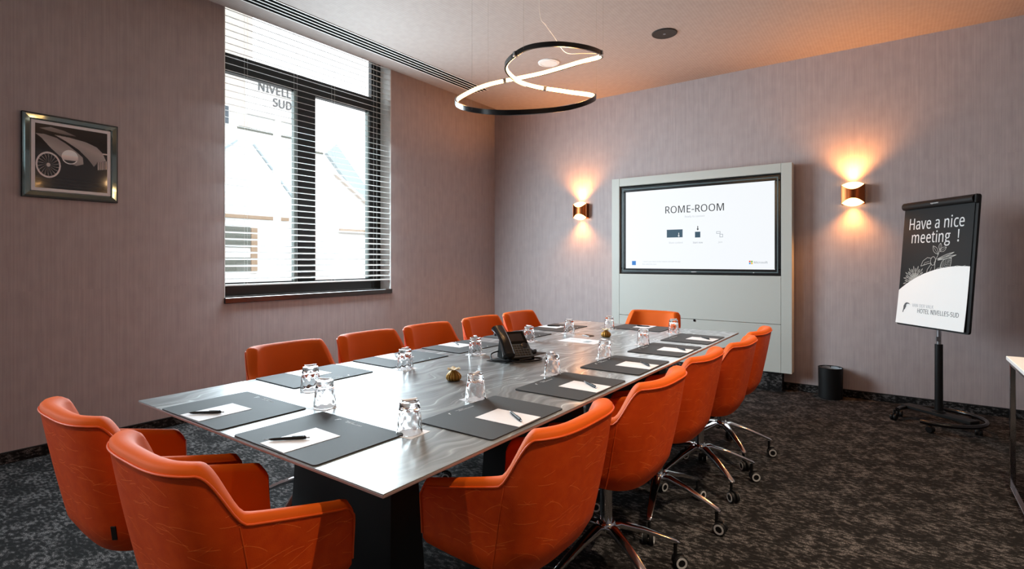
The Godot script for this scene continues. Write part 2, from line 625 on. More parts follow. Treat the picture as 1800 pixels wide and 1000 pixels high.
# ---------------------------------------------------------------- the street outside
func build_outside() -> void:
	struct("ground", bx(Vector3(-60, -3.2, -60), Vector3(-5.4, -3.0, 40)), M.street)
	# pale tower with two windows
	var t := thing("tall_building", "pale stone tall building with blue windows at window's left edge", "building", Transform3D(Basis(), Vector3(-19.5, -3, -7.2)))
	part("wall", bx(Vector3(-2, 0, -2.2), Vector3(2, 12.5, 2.5)), M.tower_stone, t)
	for y in [9.3, 8.0, 6.8]:
		var w := part("window_frame", bx(Vector3(1.95, y - 0.62, -1.42), Vector3(2.05, y + 0.02, -1.0)), M.render_white, t)
		part("pane", bx(Vector3(2.04, y - 0.58, -1.38), Vector3(2.07, y - 0.02, -1.04)), M.far_glass, w)
	# white gabled house
	var a := thing("gabled_house", "white gabled house across the street behind the left window pane", "house", Transform3D(Basis(), Vector3(-14.0, -3, -7.8)))
	var g := Geo.new()
	var face := PackedVector2Array([Vector2(-2.6, 0), Vector2(2.4, 0), Vector2(2.4, 6.2), Vector2(1.04, 7.25), Vector2(0.6, 7.2), Vector2(-1.3, 5.0), Vector2(-2.6, 5.0)])
	g.prism(face, -2.0, 0.6, Transform3D(Basis(Vector3(0, 0, 1), Vector3(1, 0, 0), Vector3(0, 1, 0)), Vector3.ZERO))
	part("wall", g.mesh(10), M.render_white, a)
	part("roof_edge", slope_bar(Vector3(0.68, 7.28, 0.62), Vector3(0.68, 5.0, -1.36), 0.045), M.roof_grey, a)
	part("roof_edge", slope_bar(Vector3(0.68, 6.2, 2.44), Vector3(0.68, 7.3, 1.04), 0.045), M.roof_grey, a)
	part("gutter", bx(Vector3(0.6, 7.62, -1.0), Vector3(0.7, 7.68, 1.0)), M.far_grey, a)
	part("rear_wall", bx(Vector3(-2.4, 0, -1.1), Vector3(-0.4, 7.9, 1.2)), M.render_white, a)
	# second house with a slate roof
	var b := thing("slate_roofed_house", "white house with blue grey roof behind the right window pane", "house", Transform3D(Basis(), Vector3(-16.4, -3, -11.9)))
	g = Geo.new()
	var f2 := PackedVector2Array([Vector2(-2.2, 0), Vector2(1.3, 0), Vector2(1.3, 6.6), Vector2(0.58, 7.33), Vector2(-0.7, 6.5), Vector2(-2.2, 5.5)])
	g.prism(f2, -1.6, 0.6, Transform3D(Basis(Vector3(0, 0, 1), Vector3(1, 0, 0), Vector3(0, 1, 0)), Vector3.ZERO))
	part("wall", g.mesh(10), M.render_white, b)
	part("verge", slope_bar(Vector3(0.66, 7.36, 0.58), Vector3(0.66, 5.5, -2.2), 0.09), M.brick_pale, b)
	part("roof", slope_bar(Vector3(-1.2, 8.6, -0.6), Vector3(-1.2, 6.5, -2.6), 0.6), M.roof_grey, b)
	part("chimney_stack", bx(Vector3(-1.5, 6.0, 0.0), Vector3(-0.9, 8.25, 0.8)), M.render_white, b)
	part("chimney_cap", bx(Vector3(-1.55, 8.25, -0.05), Vector3(-0.85, 8.32, 0.85)), M.far_grey, b)
	# low annexe with shop windows
	var c := thing("low_annexe", "low white annexe with tan fascia and doors seen at blind's bottom", "building", Transform3D(Basis(), Vector3(-12.75, -3, -8.4)))
	part("wall", bx(Vector3(-0.3, 0, -3.4), Vector3(0, 5.15, 2.6)), M.render_white, c)
	part("fascia", bx(Vector3(-0.02, 5.32, 0.66), Vector3(0.12, 5.40, 2.5)), M.wood_tan, c)
	part("fascia", bx(Vector3(-0.02, 5.12, -2.2), Vector3(0.12, 5.2, -0.9)), M.wood_tan, c)
	part("roof_slab", bx(Vector3(-0.32, 5.15, -3.4), Vector3(0.05, 5.31, 2.6)), M.render_white, c)
	part("window", bx(Vector3(-0.02, 4.63, 1.62), Vector3(0.03, 5.16, 2.4)), M.far_grey, c)
	part("window", bx(Vector3(-0.02, 4.05, 1.62), Vector3(0.03, 4.38, 2.4)), M.far_grey, c)
	part("door", bx(Vector3(-0.02, 4.0, 1.45), Vector3(0.04, 5.1, 1.6)), M.wood_tan, c)
	part("wall_panel", bx(Vector3(-0.02, 3.6, -0.6), Vector3(0.02, 5.1, 0.5)), M.brick_pale, c)
	# sign with the hotel's lettering
	var s := thing("lettered_sign", "white outdoor sign with grey letters seen through the blind", "sign", Transform3D(Basis(Vector3.UP, PI / 2), Vector3(-10, -3, -5.9)))
	part("sign_board", bx(Vector3(-0.62, 7.1, -0.1), Vector3(0.62, 8.15, 0.0), 0.01), M.render_white, s)
	part("post", bx(Vector3(-0.06, 0, -0.09), Vector3(0.06, 7.1, -0.01)), M.render_white, s)
	part("lettering", text("NIVELLES", 0.16, 0.02), M.print_grey, s, Transform3D(Basis(), Vector3(0.03, 7.68, 0.012)))
	part("lettering", text("SUD", 0.16, 0.02), M.print_grey, s, Transform3D(Basis(), Vector3(0.08, 7.44, 0.012)))

func slope_bar(a: Vector3, b: Vector3, t: float) -> ArrayMesh:
	var g := Geo.new()
	var d := (b - a)
	var z := d.normalized()
	var x := Vector3(1, 0, 0)
	var y := z.cross(x).normalized()
	g.xbox(Transform3D(Basis(x, y, z), (a + b) / 2), Vector3(minf(0.2, t * 1.6), t, d.length()))
	return g.mesh(10)

# ---------------------------------------------------------------- screen panel
func build_panel() -> void:
	var zf := -5.85
	var p := thing("screen_panel", "tall pale grey panelled housing on carpeted plinth holding the screen", "panel", Transform3D(Basis(), Vector3(-1.79, 0, -5.98)))
	var o := Vector3(-1.79, 0, -5.98)
	var put := func(called: String, lo: Vector3, hi: Vector3, m: String, ch := 0.0015) -> void:
		part(called, bx(lo - o, hi - o, ch), M[m], p)
	put.call("stile", Vector3(-2.75, 0.187, -5.985), Vector3(-2.6545, 2.27, zf), "panel")
	put.call("stile", Vector3(-0.925, 0.187, -5.985), Vector3(-0.829, 2.27, zf), "panel")
	put.call("top_panel", Vector3(-2.6525, 2.178, -5.97), Vector3(-0.927, 2.27, zf), "panel")
	put.call("middle_panel", Vector3(-2.6525, 0.669, -5.97), Vector3(-0.927, 1.148, zf), "panel")
	put.call("access_door", Vector3(-2.6525, 0.187, -5.97), Vector3(-0.927, 0.665, zf), "panel")
	put.call("niche_back", Vector3(-2.6525, 0.187, -5.985), Vector3(-0.927, 2.27, -5.972), "gap")
	put.call("plinth", Vector3(-2.66, 0.0, -5.985), Vector3(-0.92, 0.187, -5.87), "carpet", 0.0)
	var l := Geo.new()
	l.lathe([Vector2(0.0, 0.006), Vector2(0.012, 0.006), Vector2(0.014, 0.0), Vector2(0.014, -0.004)], 14, Transform3D(Basis(Vector3.RIGHT, PI / 2), Vector3(-1.775, 0.653, zf) - o))
	part("lock", l.mesh(40), M.black_gloss, p)
	# the screen itself
	var s := thing("display_screen", "large lit display screen set in the pale panel showing a welcome slide", "screen", Transform3D(Basis(), Vector3(-1.79, 1.66, -5.90)))
	var g := Geo.new()
	# bezel as four mitred bars round the picture
	var ix := 0.80; var iy := 0.448; var ox := 0.858; var oy := 0.508
	g.box(Vector3(-ox, iy, -0.06), Vector3(ox, oy, 0.022), 0.006)
	g.box(Vector3(-ox, -oy, -0.06), Vector3(ox, -iy, 0.022), 0.006)
	g.box(Vector3(-ox, -iy, -0.06), Vector3(-ix, iy, 0.022), 0.006)
	g.box(Vector3(ix, -iy, -0.06), Vector3(ox, iy, 0.022), 0.006)
	part("bezel", g.mesh(15), M.black_gloss, s)
	g = Geo.new()
	for q in [[-0.835, 0.472, 0.835, 0.484], [-0.835, -0.484, 0.835, -0.472], [-0.835, -0.472, -0.823, 0.472], [0.823, -0.472, 0.835, 0.472]]:
		g.box(Vector3(q[0], q[1], 0.02), Vector3(q[2], q[3], 0.026), 0.002)
	part("bezel_trim", g.mesh(15), M.trim_grey, s)
	part("display", bx(Vector3(-ix, -iy, -0.02), Vector3(ix, iy, 0.008)), M.display, s)
	var z := 0.0088
	var o2 := Vector3(-1.79, 1.66, 0)
	var tx := func(called: String, t: String, cap: float, x: float, y: float, m: String) -> void:
		part(called, text(t, cap, 0.0008), M[m], s, Transform3D(Basis(), Vector3(x - o2.x, y - o2.y, z)))
	var sq := func(called: String, x0: float, y0: float, x1: float, y1: float, m: String) -> void:
		part(called, bx(Vector3(x0, y0, z - 0.0005 + o2.z) - Vector3(o2.x, o2.y, 0), Vector3(x1, y1, z + 0.0006) - Vector3(o2.x, o2.y, 0)), M[m], s)
	M.slide_ink = mat("slide_ink", Color(0.03, 0.03, 0.035), 0.6)
	glow("slide_grey", Color(0.55, 0.58, 0.62), 0.78, Color(0.02, 0.02, 0.02))
	glow("slide_pale", Color(0.76, 0.78, 0.80), 0.78, Color(0.02, 0.02, 0.02))
	glow("slide_teal", Color(0.13, 0.28, 0.36), 0.78, Color(0.02, 0.02, 0.02))
	glow("slide_blue", Color(0.05, 0.47, 0.80), 0.78, Color(0.02, 0.02, 0.02))
	glow("slide_red", Color(0.93, 0.28, 0.12), 0.78, Color(0.02, 0.02, 0.02))
	glow("slide_green", Color(0.50, 0.75, 0.10), 0.78, Color(0.02, 0.02, 0.02))
	glow("slide_cyan", Color(0.05, 0.62, 0.90), 0.78, Color(0.02, 0.02, 0.02))
	glow("slide_yellow", Color(0.98, 0.74, 0.10), 0.78, Color(0.02, 0.02, 0.02))
	tx.call("slide_title", "ROME-ROOM", 0.078, -1.795, 1.872, "slide_ink")
	tx.call("slide_caption", "Ready to connect", 0.020, -1.787, 1.788, "slide_pale")
	sq.call("slide_picture", -2.096, 1.562, -1.918, 1.650, "slide_teal")
	sq.call("slide_picture", -1.782, 1.555, -1.725, 1.618, "slide_teal")
	var ar := Geo.new()
	for a in [[-1.960, 1.583, 1.0], [-1.752, 1.650, 0.0]]:
		var h: float = a[2]
		var q := Geo.new()
		var pl := PackedVector2Array([Vector2(-0.004, 0.03), Vector2(0.004, 0.03), Vector2(0.004, 0.0), Vector2(0.013, 0.0), Vector2(0, -0.018), Vector2(-0.013, 0.0), Vector2(-0.004, 0.0)])
		q.prism(pl, 0, 0.0006, Transform3D(Basis(Vector3.RIGHT, Vector3(0, 0, 1), Vector3.UP), Vector3(a[0] - o2.x, a[1] - o2.y, z + 0.0008)))
		part("slide_arrow", q.mesh(10), M.slide_ink if h < 0.5 else M.white, s)
	for q in [[-1.556, 1.59, -1.515, 1.614], [-1.523, 1.552, -1.490, 1.586]]:
		ar.box(Vector3(q[0] - o2.x, q[1] - o2.y, z), Vector3(q[2] - o2.x, q[1] + 0.004 - o2.y, z + 0.0008))
		ar.box(Vector3(q[0] - o2.x, q[3] - 0.004 - o2.y, z), Vector3(q[2] - o2.x, q[3] - o2.y, z + 0.0008))
		ar.box(Vector3(q[0] - o2.x, q[1] - o2.y, z), Vector3(q[0] + 0.004 - o2.x, q[3] - o2.y, z + 0.0008))
		ar.box(Vector3(q[2] - 0.004 - o2.x, q[1] - o2.y, z), Vector3(q[2] - o2.x, q[3] - o2.y, z + 0.0008))
	part("slide_icon", ar.mesh(10), M.slide_grey, s)
	tx.call("slide_caption", "Share content", 0.018, -1.995, 1.503, "slide_pale")
	tx.call("slide_caption", "Start now", 0.018, -1.752, 1.500, "slide_grey")
	tx.call("slide_caption", "Join", 0.018, -1.515, 1.500, "slide_pale")
	sq.call("slide_badge", -2.512, 1.251, -2.464, 1.299, "slide_blue")
	tx.call("slide_caption", "<", 0.022, -2.488, 1.275, "white")
	tx.call("slide_note", "Connect your device to the network and open the app", 0.013, -2.16, 1.292, "slide_pale")
	tx.call("slide_note", "then select this room", 0.013, -2.30, 1.262, "slide_pale")
	sq.call("slide_logo", -1.231, 1.285, -1.215, 1.301, "slide_red")
	sq.call("slide_logo", -1.212, 1.285, -1.196, 1.301, "slide_green")
	sq.call("slide_logo", -1.231, 1.266, -1.215, 1.282, "slide_cyan")
	sq.call("slide_logo", -1.212, 1.266, -1.196, 1.282, "slide_yellow")
	tx.call("slide_caption", "Microsoft", 0.022, -1.12, 1.284, "slide_grey")
	part("bezel_logo", bx(Vector3(-0.028, -0.483, 0.022), Vector3(0.028, -0.476, 0.0265)), M.print_white, s)
	part("status_light", bx(Vector3(0.60, -0.485, 0.022), Vector3(0.612, -0.477, 0.0265)), M.print_white, s)
	area("screen_light", Vector3(-1.79, 1.66, -5.86), Vector3(0, 0, 1), Vector2(1.6, 0.9), 0.9, Color(0.95, 0.98, 1.0))

# ---------------------------------------------------------------- table
func build_table() -> void:
	var t := thing("conference_table", "long grey marbled conference table with thin top on black pedestals", "table", Transform3D(Basis(), Vector3(-1.70, 0, -2.59)))
	var g := Geo.new()
	g.box(Vector3(-0.72, 0.7475, -1.75), Vector3(0.72, 0.75, 1.75), 0.001)
	g.uvf = func(p: Vector3) -> Vector2: return Vector2((p.z + 1.75) / 3.5, (p.x + 0.72) / 1.44)
	part("tabletop", g.mesh(20), M.stone, t)
	part("tabletop_edge", bx(Vector3(-0.7195, 0.738, -1.7495), Vector3(0.7195, 0.7474, 1.7495), 0.002), M.stone_edge, t)
	part("under_frame", bx(Vector3(-0.40, 0.70, -1.45), Vector3(0.40, 0.738, 1.45)), M.black, t)
	for z in [1.28, 0.02, -1.28]:
		var q := Geo.new()
		var lo := [Vector3(-0.31, 0, z - 0.09), Vector3(0.31, 0, z - 0.09), Vector3(0.31, 0, z + 0.09), Vector3(-0.31, 0, z + 0.09)]
		var hi := [Vector3(-0.28, 0.70, z - 0.055), Vector3(0.28, 0.70, z - 0.055), Vector3(0.28, 0.70, z + 0.055), Vector3(-0.28, 0.70, z + 0.055)]
		var mid := Vector3(0, 0.35, z)
		q.face_out(lo.duplicate(), mid); q.face_out(hi.duplicate(), mid)
		for k in 4:
			q.face_out([lo[k], lo[(k + 1) % 4], hi[(k + 1) % 4], hi[k]], mid)
		part("pedestal", q.mesh(10), M.black_matt, t)

# ---------------------------------------------------------------- chairs
func top_height(f: float) -> float:
	if f <= -0.248: return 0.858 - 0.06 * maxf(0.0, f + 0.275)
	if f <= -0.150:
		var t := (f + 0.248) / 0.098
		return lerpf(0.8564, 0.722, t * t * (3.0 - 2.0 * t) * 0.75 + t * 0.25)
	if f <= 0.115: return lerpf(0.722, 0.655, (f + 0.150) / 0.265)
	var w := clampf((f - 0.115) / 0.04, 0.0, 1.0)
	return 0.655 - 0.035 * (1.0 - sqrt(1.0 - w * w * 0.98))

func plan(u: float, y: float, off: float) -> Vector3:
	var k := clampf((y - 0.455) / 0.405, -0.1, 1.05)
	var hw := lerpf(0.238, 0.250, smoothstep(0.0, 0.55, k)) - 0.010 * smoothstep(0.6, 1.0, k) - off
	var fb := -lerpf(0.222, 0.303, pow(maxf(k, 0.0), 0.9)) + off
	var fc := fb + 0.155 - off * 0.6
	var ff := 0.155
	var a := absf(u)
	var s := signf(u)
	var w := 0.0
	var f := 0.0
	if a <= 0.66:
		var th := a / 0.66 * PI / 2
		w = hw * pow(sin(th), 0.64)
		f = fc - (fc - fb) * pow(maxf(cos(th), 0.0), 0.64)
	else:
		var t := (a - 0.66) / 0.34
		w = hw - 0.012 * t * t
		f = lerpf(fc, ff, t)
	return Vector3(s * w, y, -f)

func rim_y(u: float) -> float:
	var y := 0.85
	for i in 8:
		y = top_height(-plan(u, y, 0.0).z)
	return y

func make_chair() -> Node3D:
	var c := thing("office_chair", "", "chair", Transform3D(), "orange office chairs round the conference table")
	var us := []
	for i in 97: us.append(-1.0 + 2.0 * i / 96.0)
	var tops := []
	for u in us: tops.append(rim_y(u))
	# leather outside
	var g := Geo.new()
	var rows := []
	for i in us.size():
		var r := []
		var y1: float = tops[i] - 0.020
		for k in 11:
			var t := k / 10.0
			var y := lerpf(0.452, y1, t)
			var q := plan(us[i], y, 0.0)
			if k == 0: q = plan(us[i], 0.452, 0.016) - Vector3(0, 0.006, 0)
			r.append(q)
		rows.append(r)
	g.grid(rows, true)
	# underside, dished
	var ring := []
	for i in us.size(): ring.append(rows[i][0])
	var r2 := []
	var r3 := []
	for q in ring:
		r2.append(Vector3(q.x * 0.72, 0.436, q.z * 0.72))
		r3.append(Vector3(q.x * 0.1, 0.430, q.z * 0.1))
	g.grid([ring, r2, r3], false)
	# front ends of the two arms
	for e in [0, us.size() - 1]:
		var oa := []
		var ia := []
		for k in 11:
			var y: float = rows[e][k].y
			oa.append(rows[e][k])
			ia.append(plan(us[e], y, 0.042) + Vector3(0, 0, 0.0))
		var mid := []
		for k in 11: mid.append((oa[k] + ia[k]) / 2 + Vector3(0, 0, -0.012))
		g.grid([oa, mid, ia], e == 0)
	part("outer_shell", g.mesh(50), M.leather, c)
	# velvet lining with its rolled top edge
	g = Geo.new()
	var inn := []
	for i in us.size():
		var u: float = us[i]
		var h: float = tops[i]
		var back := 1.0 - smoothstep(0.35, 0.72, absf(u))
		var th := lerpf(0.040, 0.052, back)
		var r := []
		r.append(plan(u, h - 0.020, 0.0))
		r.append(plan(u, h - 0.008, 0.0025))
		r.append(plan(u, h - 0.001, 0.010))
		r.append(plan(u, h + 0.001, th * 0.42))
		r.append(plan(u, h - 0.001, th * 0.66))
		r.append(plan(u, h - 0.008, th * 0.9))
		r.append(plan(u, h - 0.022, th))
		r.append(plan(u, h - 0.06, th + 0.006 * back))
		for k in 4:
			var y := lerpf(h - 0.10, 0.46, k / 3.0)
			r.append(plan(u, y, th + lerpf(0.010, 0.022, k / 3.0) * (0.4 + 0.6 * back)))
		inn.append(r)
	g.grid(inn, true)
	part("inner_lining", g.mesh(60), M.velvet, c)
	# piping along the seam, down the arm fronts and on the side seams
	g = Geo.new()
	var path := []
	for k in range(2, 10): path.append(rows[0][k] + Vector3(-0.001, 0, -0.002))
	for i in us.size(): path.append(plan(us[i], tops[i] - 0.020, -0.0015))
	for k in range(9, 1, -1): path.append(rows[us.size() - 1][k] + Vector3(0.001, 0, -0.002))
	g.tube(path, 0.0034, 6)
	part("piping", g.mesh(70), M.piping, c)
	for s in [-1.0, 1.0]:
		g = Geo.new()
		var sp := []
		for k in 9:
			var y := lerpf(0.455, 0.705, k / 8.0)
			sp.append(plan(s * 0.60, y, -0.0004))
		g.tube(sp, 0.0016, 5)
		part("side_seam", g.mesh(70), M.piping, c)
	# seat cushion
	g = Geo.new()
	var pl := rounded(0.41, 0.31, 0.07, 6)
	var lay := []
	for q in [[0.446, 0.96], [0.452, 1.0], [0.482, 1.0], [0.496, 0.975], [0.503, 0.90], [0.507, 0.6], [0.508, 0.05]]:
		var r := []
		for p in pl: r.append(Vector3(p.x * q[1], q[0], p.y * q[1] - 0.03))
		lay.append(r)
	g.grid(lay, true, false, true)
	var under := []
	for p in pl: under.append(Vector3(p.x * 0.96, 0.446, p.y * 0.96 - 0.03))
	g.face_out(under, Vector3(0, 0.6, 0))
	part("seat_cushion", g.mesh(40), M.velvet, c)
	# mechanism and column
	g = Geo.new()
	g.box(Vector3(-0.10, 0.40, -0.11), Vector3(0.10, 0.434, 0.11), 0.006)
	g.lathe([Vector2(0.0, 0.36), Vector2(0.036, 0.36), Vector2(0.045, 0.40), Vector2(0.0, 0.40)], 16)
	part("mechanism", g.mesh(30), M.black, c)
	g = Geo.new()
	g.lathe([Vector2(0.0, 0.19), Vector2(0.026, 0.19), Vector2(0.026, 0.37), Vector2(0.0, 0.37)], 18)
	part("column", g.mesh(40), M.chrome, c)
	g = Geo.new()
	g.tube([Vector3(0.08, 0.415, -0.03), Vector3(0.17, 0.412, -0.03), Vector3(0.21, 0.408, -0.03)], 0.006, 6)
	part("lever", g.mesh(50), M.black, c)
	var b := part("base_hub", hub_mesh(), M.chrome, c)
	# five legs with castors
	var lg := Geo.new()
	var lr := []
	for q in [[0.02, 0.190, 0.026, 0.030], [0.06, 0.196, 0.024, 0.028], [0.16, 0.168, 0.019, 0.022], [0.26, 0.130, 0.0155, 0.017], [0.305, 0.112, 0.014, 0.014], [0.318, 0.105, 0.008, 0.009]]:
		var r := []
		for k in 10:
			var w := TAU * k / 10
			var cx := signf(cos(w)) * pow(absf(cos(w)), 0.6)
			var cy := signf(sin(w)) * pow(absf(sin(w)), 0.6)
			r.append(Vector3(q[0], q[1] + cy * q[3] / 2, cx * q[2]))
		lr.append(r)
	lg.grid(lr, true, false, true)
	lg.face_out(lr[5].duplicate(), Vector3(0, 0.1, 0))
	var leg := lg.mesh(50)
	var cg := Geo.new()
	cg.lathe([Vector2(0, 0.058), Vector2(0.008, 0.058), Vector2(0.008, 0.102), Vector2(0, 0.102)], 10, Transform3D(Basis(), Vector3(0.30, 0, 0)))
	for z in [-0.014, 0.014]:
		cg.lathe([Vector2(0, -0.010), Vector2(0.025, -0.010), Vector2(0.029, -0.006), Vector2(0.029, 0.006), Vector2(0.025, 0.010), Vector2(0, 0.010)], 20, Transform3D(Basis(Vector3.RIGHT, PI / 2), Vector3(0.318, 0.029, z)))
	cg.box(Vector3(0.292, 0.030, -0.006), Vector3(0.330, 0.066, 0.006), 0.003)
	var caster := cg.mesh(40)
	var rg := Geo.new()
	for z in [-1.0, 1.0]:
		rg.lathe([Vector2(0.0155, 0.0), Vector2(0.0155, 0.0016), Vector2(0.0235, 0.0016), Vector2(0.0235, 0.0)], 20, Transform3D(Basis(Vector3.RIGHT, PI / 2 * z), Vector3(0.318, 0.029, z * 0.0241)))
	var rim := rg.mesh(40)
	for k in 5:
		var l := part("leg", leg, M.chrome, c, rot(72.0 * k))
		var ca := part("caster", caster, M.black, l)
		ca.rotation.y = 0.0
		part("wheel_rim", rim, M.rim_grey, l)
	return c

func hub_mesh() -> ArrayMesh:
	var g := Geo.new()
	g.lathe([Vector2(0, 0.165), Vector2(0.040, 0.168), Vector2(0.044, 0.185), Vector2(0.042, 0.205), Vector2(0.034, 0.214), Vector2(0, 0.214)], 20)
	return g.mesh(40)

func build_chairs() -> void:
	var src := make_chair()
	# x, z, facing, base turned, label
	var list := [
		[-2.03, -0.775, 0.0, 36.0, "orange armchair on castors nearest the window wall at the table's near end"],
		[-1.44, -0.775, 0.0, 0.0, "orange armchair cut by the picture's lower edge at the table's near end"],
		[-1.0, -1.37, 90.0, 0.0, "orange leather chair nearest the camera on the table's right long side"],
		[-0.985, -2.04, 90.0, 41.0, "orange leather chair second from the camera on the right long side"],
		[-0.995, -2.665, 90.0, -5.0, "orange leather chair in the middle of the table's right long side"],
		[-0.95, -3.23, 90.0, 31.0, "orange leather chair second farthest on the table's right long side"],
		[-0.965, -3.77, 90.0, 22.0, "orange leather chair farthest from the camera on the right long side"],
		[-2.43, -1.62, -90.0, 10.0, "orange velvet chair nearest the camera on the window side"],
		[-2.43, -2.165, -90.0, 30.0, "orange velvet chair second from the camera on the window side"],
		[-2.43, -2.685, -90.0, 0.0, "orange velvet chair in the middle of the window side"],
		[-2.43, -3.28, -90.0, 15.0, "orange velvet chair behind the black desk phone on the window side"],
		[-2.43, -3.80, -90.0, 18.0, "orange velvet chair farthest along the window side near the corner"],
		[-1.735, -4.33, 180.0, 25.0, "single orange chair at the far end below the display screen"],
	]
	for i in list.size():
		var q: Array = list[i]
		var xf := rot(q[2], Vector3(q[0], 0, q[1]))
		var c: Node3D = src
		if i == 0:
			c.transform = xf
			c.set_meta("label", q[4])
		else:
			c = copy(src, "office_chair", q[4], xf)
		var k := 0
		for n in c.get_children():
			if str(n.name).begins_with("leg"):
				n.rotation.y = deg_to_rad(72.0 * k + q[3] - q[2])
				k += 1
	var tp := plan(0.36, 0.515, -0.001)
	var tq := plan(0.40, 0.515, -0.001)
	var tl := plan(0.36, 0.55, -0.001)
	var tx := (tq - tp).normalized()
	var ty := (tl - tp).normalized()
	part("fabric_tag", bx(Vector3(-0.007, -0.022, -0.002), Vector3(0.007, 0.022, 0.0015), 0.0008), M.black_matt, src, Transform3D(Basis(tx, ty, tx.cross(ty)).orthonormalized(), tp))

# ---------------------------------------------------------------- table settings
func glass_mesh() -> ArrayMesh:
	var g := Geo.new()
	var n := 36
	var rows := []
	var outer := [[0.0, 0.0395], [0.0015, 0.0412], [0.008, 0.0410], [0.020, 0.0398], [0.032, 0.0386], [0.044, 0.0373], [0.056, 0.0359], [0.068, 0.0344], [0.079, 0.0328], [0.0845, 0.0318], [0.0862, 0.0325], [0.0970, 0.0320], [0.0992, 0.0310], [0.100, 0.0290], [0.100, 0.014], [0.0996, 0.0004]]
	var inner := [[0.0805, 0.0004], [0.0805, 0.018], [0.078, 0.0262], [0.070, 0.0300], [0.050, 0.0330], [0.025, 0.0362], [0.008, 0.0380], [0.0015, 0.0384]]
	for i in range(inner.size() - 1, -1, -1):
		pass
	var prof := []
	for p in outer: prof.append([p[0], p[1], 1])
	for p in inner: prof.append([p[0], p[1], 0])
	for p in prof:
		var r := []
		for k in n:
			var t := TAU * k / n
			var q: float = p[1]
			if p[2] == 1 and p[0] > 0.006 and p[0] < 0.082:
				# hammered flats that wander from row to row
				q += 0.0017 * cos(t * 8.0 + 1.9 * sin(p[0] * 170.0)) * (0.6 + 0.4 * cos(p[0] * 240.0))
			r.append(Vector3(q * cos(t), p[0], q * sin(t)))
		rows.append(r)
	g.grid(rows, true, true, true)
	return g.mesh(48)

func mint_mesh() -> ArrayMesh:
	var g := Geo.new()
	var rows := []
	for i in 13:
		var x := -0.024 + 0.004 * i
		var t := absf(x) / 0.024
		var th := 0.0038 * (1.0 - pow(t, 4.0)) + 0.0004
		var w := 0.0095 * (1.0 - 0.12 * (1.0 - t))
		var lift := 0.004 * t * t * t
		var r := []
		for k in 10:
			var a := TAU * k / 10
			r.append(Vector3(x, 0.0042 + lift + th * sin(a), w * cos(a)))
		rows.append(r)
	g.grid(rows, true, false, true)
	return g.mesh(60)

func pen_mesh(which: int) -> ArrayMesh:
	var g := Geo.new()
	var xf := Transform3D(Basis(Vector3(0, 0, 1), -PI / 2), Vector3(0, 0.0052, 0))
	if which == 0:
		g.lathe([Vector2(0.0012, -0.052), Vector2(0.0034, -0.046), Vector2(0.0046, -0.036), Vector2(0.0046, -0.01), Vector2(0.0049, 0.0), Vector2(0.0050, 0.045), Vector2(0.0042, 0.056), Vector2(0.0, 0.057)], 14, xf)
	elif which == 1:
		g.lathe([Vector2(0.0, -0.066), Vector2(0.0006, -0.065), Vector2(0.0012, -0.052)], 10, xf)
		g.lathe([Vector2(0.0022, 0.057), Vector2(0.0022, 0.066), Vector2(0.0, 0.067)], 10, xf)
	else:
		g.xbox(Transform3D(Basis(), Vector3(0.034, 0.0114, 0)), Vector3(0.038, 0.0012, 0.0036), 0.0004)
		g.xbox(Transform3D(Basis(), Vector3(0.052, 0.010, 0)), Vector3(0.003, 0.004, 0.0034), 0.0004)
	return g.mesh(40)

